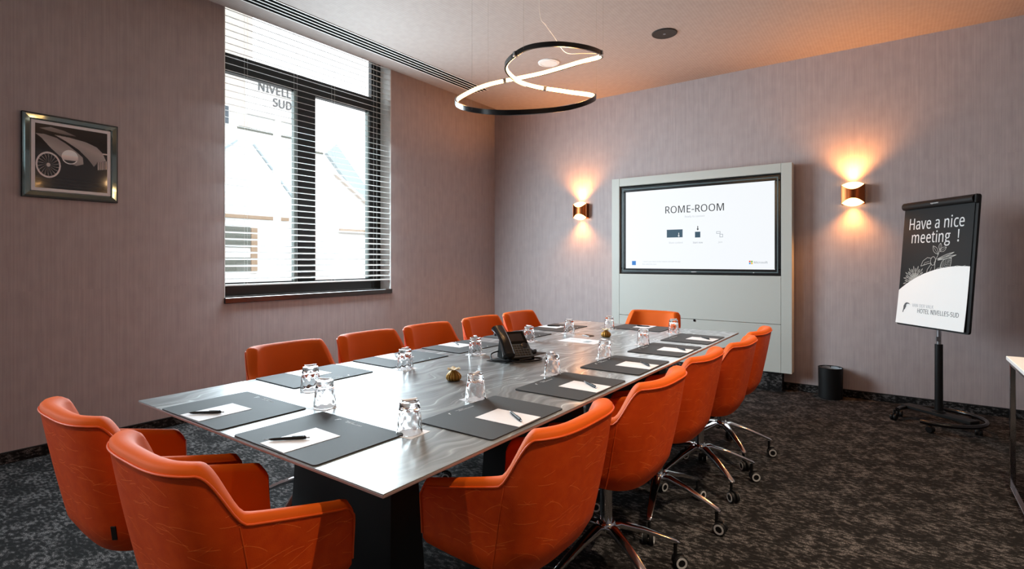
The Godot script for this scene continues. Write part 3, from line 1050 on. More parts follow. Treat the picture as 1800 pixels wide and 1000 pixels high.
func build_places() -> void:
	# centre of the pad, turned towards the sitter, where it is, glass (in the room), pen ends (on the pad), coaster turn
	var places := [
		[-1.99, -1.0, 0.0, "left place of the near short end", Vector2(-1.745, -1.215), Vector2(-0.06, 0.150), Vector2(0.05, 0.055), 8.0],
		[-1.473, -1.005, 0.0, "right place of the near short end", Vector2(-1.262, -1.19), Vector2(-0.074, 0.139), Vector2(0.019, 0.047), 5.0],
		[-1.16, -1.497, 90.0, "nearest place on the right side", Vector2(-1.353, -1.63), Vector2(0.056, 0.026), Vector2(-0.026, 0.142), -6.0],
		[-1.16, -2.062, 90.0, "second-nearest place on the right side", Vector2(-1.347, -2.202), Vector2(0.073, 0.016), Vector2(-0.02, 0.135), 12.0],
		[-1.16, -2.640, 90.0, "middle place on the right side", Vector2(-1.335, -2.745), Vector2(0.09, 0.04), Vector2(-0.016, 0.142), 20.0],
		[-1.16, -3.232, 90.0, "second-farthest place on the right side", Vector2(-1.348, -3.345), Vector2(0.085, 0.035), Vector2(-0.02, 0.138), 3.0],
		[-1.16, -3.79, 90.0, "farthest place on the right side", Vector2(-1.376, -4.015), Vector2(0.08, 0.02), Vector2(-0.03, 0.13), 0.0],
		[-2.255, -1.523, -90.0, "nearest place on the window side", Vector2(-2.019, -1.336), Vector2(0.035, 0.02), Vector2(-0.045, 0.12), 0.0],
		[-2.255, -2.068, -90.0, "second-nearest place on the window side", Vector2(-2.027, -1.881), Vector2(0.030, 0.005), Vector2(-0.05, 0.11), 9.0],
		[-2.255, -2.590, -90.0, "middle place on the window side", Vector2(-2.006, -2.415), Vector2(0.025, 0.01), Vector2(-0.055, 0.115), 15.0],
		[-2.255, -3.205, -90.0, "second-farthest place on the window side", Vector2(-2.035, -3.022), Vector2(0.03, 0.02), Vector2(-0.04, 0.13), 5.0],
		[-2.255, -3.775, -90.0, "farthest place on the window side", Vector2(-2.01, -3.53), Vector2(-0.04, -0.01), Vector2(0.0, 0.11), 0.0],
		[-1.69, -4.16, 180.0, "single place at the far short end", Vector2(-1.87, -3.93), Vector2(-0.06, 0.06), Vector2(0.07, 0.05), 0.0],
	]
	var g := Geo.new()
	g.prism(rounded(0.43, 0.322, 0.012, 4), 0.0, 0.0042)
	var pad := g.mesh(25)
	g = Geo.new()
	g.prism(PackedVector2Array([Vector2(-0.0675, -0.0925), Vector2(0.0675, -0.0925), Vector2(0.0675, 0.0925), Vector2(-0.0675, 0.0925)]), 0.0, 0.0012)
	var sheet := g.mesh(10)
	g = Geo.new()
	g.prism(rounded(0.094, 0.094, 0.002, 2), 0.0, 0.0007)
	var mat_mesh := g.mesh(10)
	var gm := glass_mesh()
	var mm := mint_mesh()
	var pm := [pen_mesh(0), pen_mesh(1), pen_mesh(2)]
	var t1 := text("VAN DER VALK", 0.0045, 0.0003)
	var t2 := text("HOTEL NIVELLES-SUD", 0.0062, 0.0003)
	g = Geo.new()
	g.prism(bird_outline(), 0.0, 0.0003)
	var bird := g.mesh(10)
	var flat := Basis(Vector3.RIGHT, Vector3(0, 0, -1), Vector3.UP)
	var top := 0.7501
	var srcs := {}
	for i in places.size():
		var q: Array = places[i]
		var where: String = q[3]
		var at := rot(q[2], Vector3(q[0], top, q[1]))
		# desk pad
		var xf := at
		var d: Node3D
		if i == 0:
			d = thing("desk_pad", "", "desk pad", xf, "black desk pads round the table")
			part("mat", pad, M.pad, d)
			var y := 0.00436
			part("logo_emblem", bird, M.print_white, d, Transform3D(Basis.from_scale(Vector3(0.018, 1, 0.018)), Vector3(-0.085, y - 0.0002, -0.131)))
			part("lettering", t1, M.print_white, d, Transform3D(flat, Vector3(-0.025, y, -0.139)))
			part("lettering", t2, M.print_white, d, Transform3D(flat, Vector3(0.002, y, -0.129)))
			d.set_meta("label", "black desk pad at the " + where)
			srcs.pad = d
		else:
			d = copy(srcs.pad, "desk_pad", "black desk pad at the " + where, xf)
		# writing paper
		xf = at * Transform3D(Basis(Vector3.UP, deg_to_rad([1.5, -2.0, 1.0, -1.0, 0.5][i % 5])), Vector3(0.0, 0.0043, 0.063))
		if i == 0:
			srcs.sheet = tag(part("note_paper", sheet, M.paper, self, xf), "white note paper on the pad at the " + where, "paper", "note papers on the desk pads")
		else:
			copy(srcs.sheet, "note_paper", "white note paper on the pad at the " + where, xf)
		# pen
		var a: Vector2 = q[5]
		var b: Vector2 = q[6]
		var dir := (b - a)
		xf = at * Transform3D(Basis(Vector3.UP, -atan2(dir.y, dir.x)), Vector3((a.x + b.x) / 2, 0.0056, (a.y + b.y) / 2))
		if i == 0:
			var p := thing("ballpoint_pen", "black ballpoint pen on the paper at the " + where, "pen", xf, "pens on the note papers")
			part("barrel", pm[0], M.black, p)
			part("tip", pm[1], M.steel, p)
			part("clip", pm[2], M.black, p)
			srcs.pen = p
		else:
			copy(srcs.pen, "ballpoint_pen", "black ballpoint pen on the paper at the " + where, xf)
		# coaster, upturned tumbler, wrapped mint
		var gp: Vector2 = q[4]
		xf = rot(q[7], Vector3(gp.x, top, gp.y))
		if i == 0:
			srcs.mat = tag(part("paper_coaster", mat_mesh, M.paper, self, xf), "square white paper coaster by the " + where, "coaster", "paper coasters under the tumblers")
		else:
			copy(srcs.mat, "paper_coaster", "square white paper coaster by the " + where, xf)
		xf = rot(q[7] * 3.0 + 20.0 * i, Vector3(gp.x, top + 0.0009, gp.y))
		if i == 0:
			srcs.glass = tag(part("glass_tumbler", gm, M.glass, self, xf), "upturned hammered glass tumbler by the " + where, "glass", "upturned tumblers round the table")
		else:
			copy(srcs.glass, "glass_tumbler", "upturned hammered glass tumbler by the " + where, xf)
		xf = rot(35.0 + 31.0 * i, Vector3(gp.x, top + 0.1012, gp.y))
		if i == 0:
			srcs.mint = tag(part("wrapped_mint", mm, M.paper, self, xf), "white wrapped mint on the tumbler by the " + where, "sweet", "wrapped mints on the tumblers")
		else:
			copy(srcs.mint, "wrapped_mint", "white wrapped mint on the tumbler by the " + where, xf)

func bird_outline() -> PackedVector2Array:
	# a perched long-billed bird, one unit tall
	return PackedVector2Array([Vector2(-0.30, 0.5), Vector2(-0.22, 0.15), Vector2(-0.20, -0.15), Vector2(-0.05, -0.40), Vector2(0.15, -0.5), Vector2(0.42, -0.46), Vector2(0.62, -0.30), Vector2(0.50, -0.36), Vector2(0.28, -0.38), Vector2(0.12, -0.30), Vector2(0.08, -0.05), Vector2(-0.02, 0.16), Vector2(-0.14, 0.28), Vector2(-0.20, 0.5)])

func build_table_extras() -> void:
	var top := 0.7501
	# two small gold gourd-shaped ornaments
	var body := Geo.new()
	var rows := []
	for p in [[0.0, 0.006], [0.0, 0.022], [0.003, 0.030], [0.011, 0.0355], [0.021, 0.0362], [0.031, 0.031], [0.039, 0.022], [0.045, 0.013], [0.0475, 0.008]]:
		var r := []
		for k in 64:
			var t := TAU * k / 64
			var q: float = p[1] * (1.0 - 0.13 * pow(absf(sin(t * 8.0)), 5.0))
			r.append(Vector3(q * cos(t), p[0], q * sin(t)))
		rows.append(r)
	body.grid(rows, true, false, true)
	var ruff := Geo.new()
	rows = []
	for p in [[0.045, 0.006], [0.048, 0.010], [0.051, 0.019], [0.056, 0.029], [0.0575, 0.0285], [0.0545, 0.017], [0.0535, 0.003]]:
		var r := []
		for k in 48:
			var t := TAU * k / 48
			var o := smoothstep(0.008, 0.026, p[1])
			var q: float = p[1] * (1.0 + 0.10 * o * sin(t * 7.0))
			r.append(Vector3(q * cos(t), p[0] + 0.003 * o * sin(t * 5.0 + 1.0), q * sin(t)))
		rows.append(r)
	ruff.grid(rows, true, false, true)
	var tie := Geo.new()
	tie.lathe([Vector2(0.0085, 0.0435), Vector2(0.0105, 0.0445), Vector2(0.0105, 0.0468), Vector2(0.0085, 0.0478)], 20)
	var o := thing("gold_ornament", "small ribbed gold pouch ornament nearer the camera on the table", "ornament", Transform3D(Basis(), Vector3(-1.65, top, -1.83)), "gold pouch ornaments on the table")
	part("body", body.mesh(60), M.gold, o)
	part("ruffle", ruff.mesh(60), M.cream, o)
	part("tie", tie.mesh(60), M.gold, o)
	copy(o, "gold_ornament", "small ribbed gold pouch ornament towards the far table end", rot(33, Vector3(-1.70, top, -3.52)))
	# sheet with a small picture, and a dark cable outlet
	var s := thing("info_sheet", "white printed sheet lying flat between phone and far ornament", "paper", Transform3D(Basis(), Vector3(-1.752, top, -3.25)))
	part("sheet", bx(Vector3(-0.14, 0, -0.09), Vector3(0.14, 0.0006, 0.09)), M.paper, s)
	part("printed_picture", bx(Vector3(0.03, 0.0006, -0.02), Vector3(0.075, 0.0009, 0.05)), M.roof_grey, s)
	part("printed_line", bx(Vector3(-0.10, 0.0006, -0.03), Vector3(-0.02, 0.0009, -0.015)), M.print_pale, s)
	var c := thing("cable_outlet", "small dark metal cable outlet let into the tabletop", "outlet", rot(-20, Vector3(-1.835, top, -3.50)))
	part("cover", bx(Vector3(-0.04, 0, -0.026), Vector3(0.04, 0.006, 0.026), 0.002), M.steel, c)
	part("slot", bx(Vector3(-0.03, 0.006, -0.016), Vector3(-0.004, 0.0072, 0.016)), M.black, c)
	part("slot", bx(Vector3(0.004, 0.006, -0.016), Vector3(0.03, 0.0072, 0.016)), M.black, c)
	# open power hatch behind the phone
	var h := thing("power_hatch", "open black power hatch with plugs in the tabletop under the phone", "power outlet", Transform3D(Basis(), Vector3(-1.75, top, -2.49)))
	part("plate", bx(Vector3(-0.075, 0, -0.21), Vector3(0.055, 0.003, 0.20), 0.001), M.black, h)
	part("plug", bx(Vector3(-0.03, 0.003, -0.165), Vector3(0.02, 0.026, -0.115), 0.005), M.black_gloss, h)
	part("plug", bx(Vector3(-0.05, 0.003, -0.19), Vector3(0.0, 0.018, -0.172), 0.004), M.black_gloss, h)
	build_phone(top + 0.0032)

func build_phone(y: float) -> void:
	# the phone faces the right long side
	var p := thing("desk_phone", "black desk phone with raised screen and handset in table's middle", "phone", rot(60.0, Vector3(-1.752, y, -2.418)))
	# side view (depth z, height): wedge leaning back
	var g := Geo.new()
	var side := PackedVector2Array([Vector2(0.085, 0.0), Vector2(0.09, 0.012), Vector2(-0.068, 0.140), Vector2(-0.080, 0.136), Vector2(-0.05, 0.10), Vector2(-0.075, 0.012), Vector2(-0.075, 0.0)])
	g.prism(side, -0.050, 0.105, Transform3D(Basis(Vector3(0, 0, 1), Vector3(1, 0, 0), Vector3(0, 1, 0)), Vector3.ZERO))
	mat("phone_black", Color(0.04, 0.042, 0.045), 0.6).metallic_specular = 0.2
	part("body", g.mesh(25), M.phone_black, p)
	# frame of the sloping face: along = up the slope, n = out of it
	var along := Vector3(0, 0.128, -0.158).normalized()
	var n := Vector3(0, along.z * -1.0, along.y)
	var o := Vector3(0.02, 0.012, 0.09)
	var fb := Basis(Vector3.RIGHT, n, -along)
	var on := func(x: float, a: float) -> Vector3: return o + Vector3.RIGHT * x + along * a
	g = Geo.new()
	g.xbox(Transform3D(fb, on.call(0.022, 0.152)), Vector3(0.122, 0.004, 0.084), 0.0015)
	part("screen_bezel", g.mesh(15), M.phone_black, p)
	g = Geo.new()
	g.xbox(Transform3D(fb, on.call(0.022, 0.154) + n * 0.0022), Vector3(0.086, 0.001, 0.056))
	var pscreen := mat("phone_screen", Color(0.13, 0.085, 0.075), 0.12)
	part("screen", g.mesh(15), pscreen, p)
	g = Geo.new()
	g.xbox(Transform3D(fb, on.call(0.022, 0.058)), Vector3(0.122, 0.003, 0.098), 0.001)
	mat("phone_face", Color(0.20, 0.27, 0.33), 0.5)
	part("face_plate", g.mesh(15), M.phone_face, p)
	g = Geo.new()
	for r in 5:
		for k in 6:
			if k >= 4 and r >= 3: continue
			g.xbox(Transform3D(fb, on.call(-0.018 + 0.0165 * k, 0.026 + 0.0165 * r) + n * 0.002), Vector3(0.012, 0.004, 0.0095), 0.001)
	mat("key_grey", Color(0.05, 0.055, 0.06), 0.45)
	var kp := part("keypad", g.mesh(15), M.key_grey, p)
	kp.set_meta("kind", "stuff")
	g = Geo.new()
	g.lathe([Vector2(0.007, 0.0), Vector2(0.017, 0.001), Vector2(0.019, 0.004), Vector2(0.012, 0.005), Vector2(0.0, 0.004)], 24, Transform3D(fb, on.call(0.056, 0.092)))
	part("navigation_ring", g.mesh(40), M.black_gloss, p)
	# handset on the left, an arched bar with two swollen ends
	g = Geo.new()
	var rows := []
	for i in 25:
		var t := i / 24.0
		var a := lerpf(0.0, 0.228, t)
		var arch := 0.024 + 0.026 * sin(PI * t)
		var thick := 0.015 + 0.013 * pow(absf(2.0 * t - 1.0), 3.0)
		var wide := 0.030 + 0.007 * pow(absf(2.0 * t - 1.0), 2.0)
		var e := 1.0 if i > 0 and i < 24 else 0.35
		var mid: Vector3 = o + Vector3(-0.080, 0.0, 0.0) + along * (a - 0.012) + n * (arch + 0.004)
		var r := []
		for k in 14:
			var w := TAU * k / 14
			r.append(mid + Vector3.RIGHT * (signf(cos(w)) * pow(absf(cos(w)), 0.7) * wide * e) + n * (sin(w) * thick * e))
		rows.append(r)
	g.grid(rows, false, false, true)
	g.face_out(rows[0].duplicate(), rows[1][0])
	g.face_out(rows[24].duplicate(), rows[23][0])
	for a in [0.018, 0.192]:
		g.xbox(Transform3D(fb, o + Vector3(-0.080, 0, 0) + along * a + n * 0.008), Vector3(0.038, 0.026, 0.034), 0.006)
	part("handset", g.mesh(50), M.black_gloss, p)
	# cords
	g = Geo.new()
	g.tube(spline([Vector3(-0.045, 0.02, 0.095), Vector3(-0.03, 0.006, 0.125), Vector3(0.03, 0.005, 0.145), Vector3(0.11, 0.005, 0.13), Vector3(0.145, 0.006, 0.095), Vector3(0.11, 0.007, 0.07), Vector3(0.06, 0.011, 0.105), Vector3(0.0, 0.008, 0.115)], 6, false), 0.005, 8)
	part("handset_cord", g.mesh(60), M.black, p)
	g = Geo.new()
	g.tube(spline([Vector3(-0.05, 0.035, -0.06), Vector3(-0.105, 0.028, -0.03), Vector3(-0.12, 0.006, 0.02), Vector3(-0.085, 0.005, 0.07), Vector3(-0.03, 0.005, 0.11)], 6, false), 0.004, 8)
	part("line_cord", g.mesh(60), M.black, p)

# ---------------------------------------------------------------- lamps
func build_pendants() -> void:
	var pts := [Vector3(-1.383, 2.494, -2.824), Vector3(-1.357, 2.460, -2.597), Vector3(-1.445, 2.433, -2.385), Vector3(-1.634, 2.446, -2.372), Vector3(-1.848, 2.437, -2.489), Vector3(-1.927, 2.429, -2.703), Vector3(-1.881, 2.416, -2.860), Vector3(-1.674, 2.364, -2.935), Vector3(-1.415, 2.255, -2.801), Vector3(-1.420, 2.120, -2.490), Vector3(-1.591, 2.058, -2.206), Vector3(-1.840, 2.108, -2.187), Vector3(-2.068, 2.213, -2.306), Vector3(-2.181, 2.324, -2.496), Vector3(-2.143, 2.440, -2.708), Vector3(-1.868, 2.510, -2.906), Vector3(-1.587, 2.528, -2.924)]
	for k in 2:
		var off := Vector3.ZERO if k == 0 else Vector3(3.1, 0.0, 0.6)
		var mid := Vector3(-1.75, 2.3, -2.6)
		var l: Node3D
		if k == 0:
			l = thing("ring_pendant_lamp", "dark looped ring pendant lamp with glowing strip above the table", "lamp", Transform3D(Basis(), mid))
			var path := spline(pts, 12, true)
			var band := Geo.new()
			var strip := Geo.new()
			var br := []
			var sr := []
			for i in path.size():
				var p: Vector3 = path[i] - mid
				var t: Vector3 = (path[(i + 1) % path.size()] - path[i - 1]).normalized()
				var cen := Vector3(0.0, p.y, 0.0)
				var inward := (cen - p)
				inward.y = 0
				inward = (inward - t * inward.dot(t)).normalized()
				var up := t.cross(inward).normalized()
				if up.y < 0: up = -up
				br.append([p - up * 0.013, p + up * 0.013, p + up * 0.013 + inward * 0.010, p - up * 0.013 + inward * 0.010])
				var r := []
				for j in 7:
					var w := -PI / 2 + PI * j / 6.0
					r.append(p + inward * (0.0102 + 0.008 * cos(w)) + up * (0.012 * sin(w)))
				sr.append(r)
			band.grid(br, false, true, true)
			strip.grid(sr, false, true, false)
			part("profile", band.mesh(30), M.black_gloss, l)
			part("led_strip", strip.mesh(60), M.led, l)
			for i in [40, 76, 172, 4]:
				var a: Vector3 = path[i] - mid
				var t: Vector3 = (path[(i + 1) % path.size()] - path[i - 1]).normalized()
				var x := t.cross(Vector3.UP).normalized()
				var g := Geo.new()
				var inw := -a
				inw.y = 0
				g.xbox(Transform3D(Basis(x, t.cross(x).normalized() * -1.0, t), a + inw.normalized() * 0.007), Vector3(0.026, 0.028, 0.022), 0.003)
				part("connector", g.mesh(15), M.steel, l)
			for i in [0, 36, 96, 132, 168]:
				var a: Vector3 = path[i] - mid
				var g := Geo.new()
				g.tube([a, Vector3(a.x, H - mid.y, a.z)], 0.00045, 5)
				part("suspension_wire", g.mesh(60), M.wire, l)
			var g := Geo.new()
			var e: Vector3 = pts[0] - mid
			g.tube(spline([Vector3(0.12, H - mid.y, 0.08), Vector3(0.12, 0.66, 0.08), Vector3(0.123, 0.392, 0.075), Vector3(0.151, 0.325, 0.054), Vector3(0.190, 0.258, 0.026), Vector3(0.221, 0.197, 0.004), Vector3(0.253, 0.168, -0.019), Vector3(0.315, 0.168, -0.064), e + Vector3(0, 0.012, 0)], 6, false), 0.0013, 6)
			part("power_cable", g.mesh(60), M.white, l)
			g = Geo.new()
			g.lathe([Vector2(0.0, 0.0), Vector2(0.055, 0.0), Vector2(0.058, 0.004), Vector2(0.058, 0.028), Vector2(0.0, 0.028)], 24, Transform3D(Basis(), Vector3(0.12, H - mid.y - 0.028, 0.08)))
			part("ceiling_rose", g.mesh(40), M.white, l)
		else:
			var src := get_node("ring_pendant_lamp")
			l = copy(src, "ring_pendant_lamp", "matching ring pendant lamp on the right, outside the picture", Transform3D(Basis(Vector3.UP, 0.7), mid + off))
		# the strip's own light, set just inside the loops
		for q in [Vector3(-0.20, 0.10, -0.20), Vector3(0.12, 0.05, -0.22), Vector3(0.0, -0.10, 0.28), Vector3(0.22, 0.12, 0.02)]:
			omni("pendant_light", mid + off + q, 0.065, Color(1.0, 0.80, 0.57), 0.06)

func build_sconces() -> void:
	var src: Node3D
	for k in 2:
		var x: float = [-0.329, -3.222][k]
		var xf := Transform3D(Basis(), Vector3(x, 1.93, ZB))
		if k == 0:
			src = thing("wall_lamp", "copper wall lamp glowing between the screen panel and flip chart", "lamp", xf, "copper wall lamps beside the screen")
			var g := Geo.new()
			# bowed front sheet whose upper and lower edges dip towards the middle
			var outer := []
			var inner := []
			for i in 25:
				var t := -1.0 + i / 12.0
				var px := 0.093 * t
				var pz := 0.112 + 0.0 - 0.030 * t * t
				var e := 0.088 - 0.047 * (1.0 - t * t)
				var ro := []
				var ri := []
				for j in 5:
					var yy := lerpf(-e, e, j / 4.0)
					ro.append(Vector3(px, yy, pz))
					ri.append(Vector3(px * 0.98, yy, pz - 0.0025))
				outer.append(ro)
				inner.append(ri)
			g.grid(outer, true)
			g.grid(inner, false)
			var eo := []
			for i in 25: eo.append([outer[i][4], inner[i][4]])
			g.grid(eo, true)
			eo = []
			for i in 25: eo.append([outer[i][0], inner[i][0]])
			g.grid(eo, false)
			for s in [-1.0, 1.0]:
				g.box(Vector3(minf(s * 0.0915, s * 0.094), -0.088, 0.012), Vector3(maxf(s * 0.0915, s * 0.094), 0.088, 0.083))
			part("front_sheet", g.mesh(40), M.copper, src)
			part("back_plate", bx(Vector3(-0.092, -0.095, 0.0), Vector3(0.092, 0.095, 0.012), 0.002), M.copper, src)
			# lens-shaped glowing diffusers above and below the waist of the sheet
			for s in [-1.0, 1.0]:
				g = Geo.new()
				var rows := []
				for i in 21:
					var t := -1.0 + i / 10.0
					var lo := 0.086 - 0.050 * (1.0 - t * t)
					var hi := 0.086 + 0.030 * (1.0 - t * t)
					var r := []
					for j in 5:
						var yy := lerpf(lo, hi, j / 4.0)
						r.append(Vector3(0.090 * t, s * yy, 0.102 - 0.028 * t * t - 0.055 * (j / 4.0) * (1.0 - t * t)))
					rows.append(r)
				g.grid(rows, s > 0)
				part("diffuser", g.mesh(60), M.lens, src)
		else:
			copy(src, "wall_lamp", "copper wall lamp glowing on the wall left of the screen", xf)
		for s in [-1.0, 1.0]:
			spot("wall_lamp_beam", Vector3(x, 1.93 + s * 0.115, ZB + 0.05), Vector3(0, s, 0.38), 1.7 if s > 0 else 0.75, Color(1.0, 0.65, 0.34), 66.0, 0.7, 0.05)

func build_ceiling_things() -> void:
	# long slot diffuser
	var v := thing("air_vent", "long black slot air vent in the ceiling along the window wall", "vent", Transform3D(Basis(), Vector3(-3.995, H, -2.45)))
	mat("slot_black", Color(0.015, 0.015, 0.016), 0.9).metallic_specular = 0.1
	part("backing", bx(Vector3(-0.105, -0.002, -2.47), Vector3(0.105, 0.0, 2.5)), M.slot_black, v)
	for k in 5:
		var x := -0.103 + 0.0505 * k
		part("blade", bx(Vector3(x - 0.007, -0.005, -2.48), Vector3(x + 0.007, -0.002, 2.5), 0.001), M.white, v)
	var g := Geo.new()
	g.lathe([Vector2(0.0, -0.006), Vector2(0.094, -0.006), Vector2(0.103, -0.009), Vector2(0.108, -0.006), Vector2(0.110, 0.0)], 40)
	var s := thing("ceiling_speaker", "round black ceiling speaker right of the ring lamp", "speaker", Transform3D(Basis(), Vector3(-1.665, H, -4.62)))
	part("grille", g.mesh(30), M.black_matt, s)
	g = Geo.new()
	g.lathe([Vector2(0.0, -0.0085), Vector2(0.012, -0.0085), Vector2(0.012, -0.006)], 16)
	part("badge", g.mesh(30), M.steel, s)
	g = Geo.new()
	g.lathe([Vector2(0.0, -0.010), Vector2(0.078, -0.010), Vector2(0.080, -0.007), Vector2(0.083, -0.007), Vector2(0.086, -0.011), Vector2(0.108, -0.007), Vector2(0.110, 0.0)], 40)
	# recessed downlights behind and to the right of the camera
	var dl := Geo.new()
	dl.lathe([Vector2(0.0, -0.001), Vector2(0.034, -0.001), Vector2(0.038, -0.006), Vector2(0.048, -0.006), Vector2(0.050, 0.0)], 32)
	var lens := Geo.new()
	lens.lathe([Vector2(0.0, -0.004), Vector2(0.033, -0.004), Vector2(0.034, -0.001)], 24)
	glow("downlight_lens", Color(1.0, 0.91, 0.80), 6.0)
	var spots := [[0.5, -1.3, "second from the far wall"], [0.5, -3.0, "nearest the far wall"], [-1.3, 0.75, "behind the camera above the near chairs"]]
	for q in spots:
		var dn := thing("ceiling_downlight", "small round recessed ceiling downlight outside the picture, " + q[2], "downlight", Transform3D(Basis(), Vector3(q[0], H, q[1])), "recessed downlights")
		part("trim_ring", dl.mesh(30), M.white, dn)
		part("lens", lens.mesh(30), M.downlight_lens, dn)
		spot("downlight_beam", Vector3(q[0], H - 0.02, q[1]), Vector3(0, -1, 0), 6.0 if q[1] < 0.0 else 3.0, Color(1.0, 0.91, 0.80), 42.0, 0.6, 0.035)
	s = thing("ceiling_vent", "round white ceiling disc seen through the upper lamp loop", "vent", Transform3D(Basis(), Vector3(-2.866, H, -4.615)))
	part("disc", g.mesh(30), M.white, s)

# ---------------------------------------------------------------- picture
func poly_in(x: float, y: float, p: Array) -> bool:
	var c := false
	var j := p.size() - 1
	for i in p.size():
		if (p[i][1] > y) != (p[j][1] > y) and x < (p[j][0] - p[i][0]) * (y - p[i][1]) / (p[j][1] - p[i][1]) + p[i][0]:
			c = not c
		j = i
	return c

func build_picture() -> void:
	var W := 320
	var Hh := 288
	var d := PackedByteArray(); d.resize(W * Hh * 3)
	var f1 := [[0.0, 0.16], [0.12, 0.155], [0.28, 0.19], [0.42, 0.27], [0.54, 0.36], [0.64, 0.45], [0.65, 0.56], [0.55, 0.60], [0.42, 0.56], [0.33, 0.48], [0.20, 0.36], [0.08, 0.22]]
	var f2 := [[0.25, 0.145], [0.45, 0.155], [0.68, 0.19], [0.84, 0.25], [0.93, 0.34], [0.98, 0.46], [0.86, 0.50], [0.80, 0.58], [0.72, 0.47], [0.58, 0.33], [0.40, 0.22]]
	var f3 := [[0.05, 0.07], [0.20, 0.03], [0.38, 0.06], [0.55, 0.12], [0.40, 0.12], [0.20, 0.10]]
	for y in Hh:
		for x in W:
			var u := float(x) / W
			var w := float(y) / Hh
			var k := 0.10 + 0.05 * (1.0 - w)
			if w > 0.80: k = 0.10 + 0.05 * sin(w * 120.0)
			if poly_in(u, w, f3): k = 0.42 + 0.2 * (0.12 - w) * 5.0
			if poly_in(u, w, f1): k = 0.60 - 0.55 * absf(w - 0.25 - u * 0.40)
			if poly_in(u, w, f2): k = 0.62 - 0.6 * absf(w - 0.15 - (u - 0.3) * 0.36)
			var hx := (u - 0.46) / 0.115
			var hy := (w - 0.47) / 0.115
			var hr := hx * hx + hy * hy
			if hr < 1.0: k = 0.80 - 0.25 * hy if hy < 0.45 else (0.85 if hr > 0.75 else 0.2)
			var wx := (u - 0.17) / 0.165
			var wy := (w - 0.63) / 0.205
			var wr := sqrt(wx * wx + wy * wy)
			if wr < 1.0:
				k = 0.10
				if wr > 0.86: k = 0.75
				elif wr < 0.16: k = 0.7
				elif absf(sin(atan2(wy, wx) * 9.0 + wr * 2.0)) < 0.22: k = 0.62
			if poly_in(u, w, [[0.84, 0.50], [1.0, 0.46], [1.0, 0.60], [0.85, 0.63]]):
				k = 0.78 if sin(u * 220.0) > 0.2 else 0.2
			if w > 0.34 and w < 0.36 and u > 0.93: k = 0.8
			put3(d, y * W + x, Color(k * 1.22, k * 1.16, k * 1.14))
	var pm := mat("car_print", Color.WHITE, 0.08)
	pm.albedo_texture = tex(W, Hh, d)
	pm.clearcoat_enabled = true
	pm.clearcoat = 0.6
	pm.clearcoat_roughness = 0.03
	# local axes: x to the right as seen from the room, z out of the wall
	var o := thing("framed_picture", "framed black and white photograph of a classic car in mirrored frame", "picture", Transform3D(Basis(Vector3.UP, PI / 2), Vector3(XL, 2.0, -1.208)))
	var ow := 0.264
	var oh := 0.279
	part("back_board", bx(Vector3(-ow, -oh, 0.0), Vector3(ow, oh, 0.022), 0.001), M.black, o)
	# four bevelled mirror strips
	var iw := ow - 0.046
	var ih := oh - 0.046
	for k in 4:
		var g := Geo.new()
		var a: Array = [[Vector2(-ow, oh), Vector2(ow, oh), Vector2(iw, ih), Vector2(-iw, ih)], [Vector2(ow, oh), Vector2(ow, -oh), Vector2(iw, -ih), Vector2(iw, ih)], [Vector2(ow, -oh), Vector2(-ow, -oh), Vector2(-iw, -ih), Vector2(iw, -ih)], [Vector2(-ow, -oh), Vector2(-ow, oh), Vector2(-iw, ih), Vector2(-iw, -ih)]][k]
		var lvl := [0.022, 0.036, 0.034, 0.022]
		var tt := [0.06, 0.30, 0.82, 1.0]
		var rows := []
		for j in 4:
			var e0: Vector2 = a[0].lerp(a[3], tt[j])
			var e1: Vector2 = a[1].lerp(a[2], tt[j])
			rows.append([Vector3(e0.x, e0.y, lvl[j]), Vector3(e1.x, e1.y, lvl[j])])
		g.grid(rows, false)
		part("mirror_strip", g.mesh(5), M.mirror, o)
	part("mount", bx(Vector3(-iw, -ih, 0.02), Vector3(iw, ih, 0.0245)), M.paper, o)
	var g2 := Geo.new()
	var pw := iw - 0.020
	var ph := ih - 0.020
	g2.box(Vector3(-pw, -ph, 0.0245), Vector3(pw, ph, 0.0252))
	g2.uvf = func(p: Vector3) -> Vector2: return Vector2((p.x + pw) / (2 * pw), (ph - p.y) / (2 * ph))
	part("photograph", g2.mesh(10), pm, o)

# ---------------------------------------------------------------- flip chart
func stroke(d: PackedByteArray, W: int, Hh: int, pts: Array, c: Color, r := 1.0) -> void:
	for i in pts.size() - 1:
		var a: Vector2 = pts[i]
		var b: Vector2 = pts[i + 1]
		var n := int(a.distance_to(b) * 1.5) + 1
		for k in n + 1:
			var p := a.lerp(b, float(k) / n)
			for yy in range(int(p.y - r), int(p.y + r) + 1):
				for xx in range(int(p.x - r), int(p.x + r) + 1):
					if xx >= 0 and yy >= 0 and xx < W and yy < Hh and Vector2(xx, yy).distance_to(p) <= r:
						put3(d, yy * W + xx, c)

func leaf(at: Vector2, tip: Vector2, bulge: float) -> Array:
	var out := []
	var n := (tip - at).orthogonal() * bulge
	for i in 11:
		var t := i / 10.0
		out.append(at.lerp(tip, t) + n * sin(PI * t))
	for i in 11:
		var t := 1.0 - i / 10.0
		out.append(at.lerp(tip, t) - n * sin(PI * t))
	return out

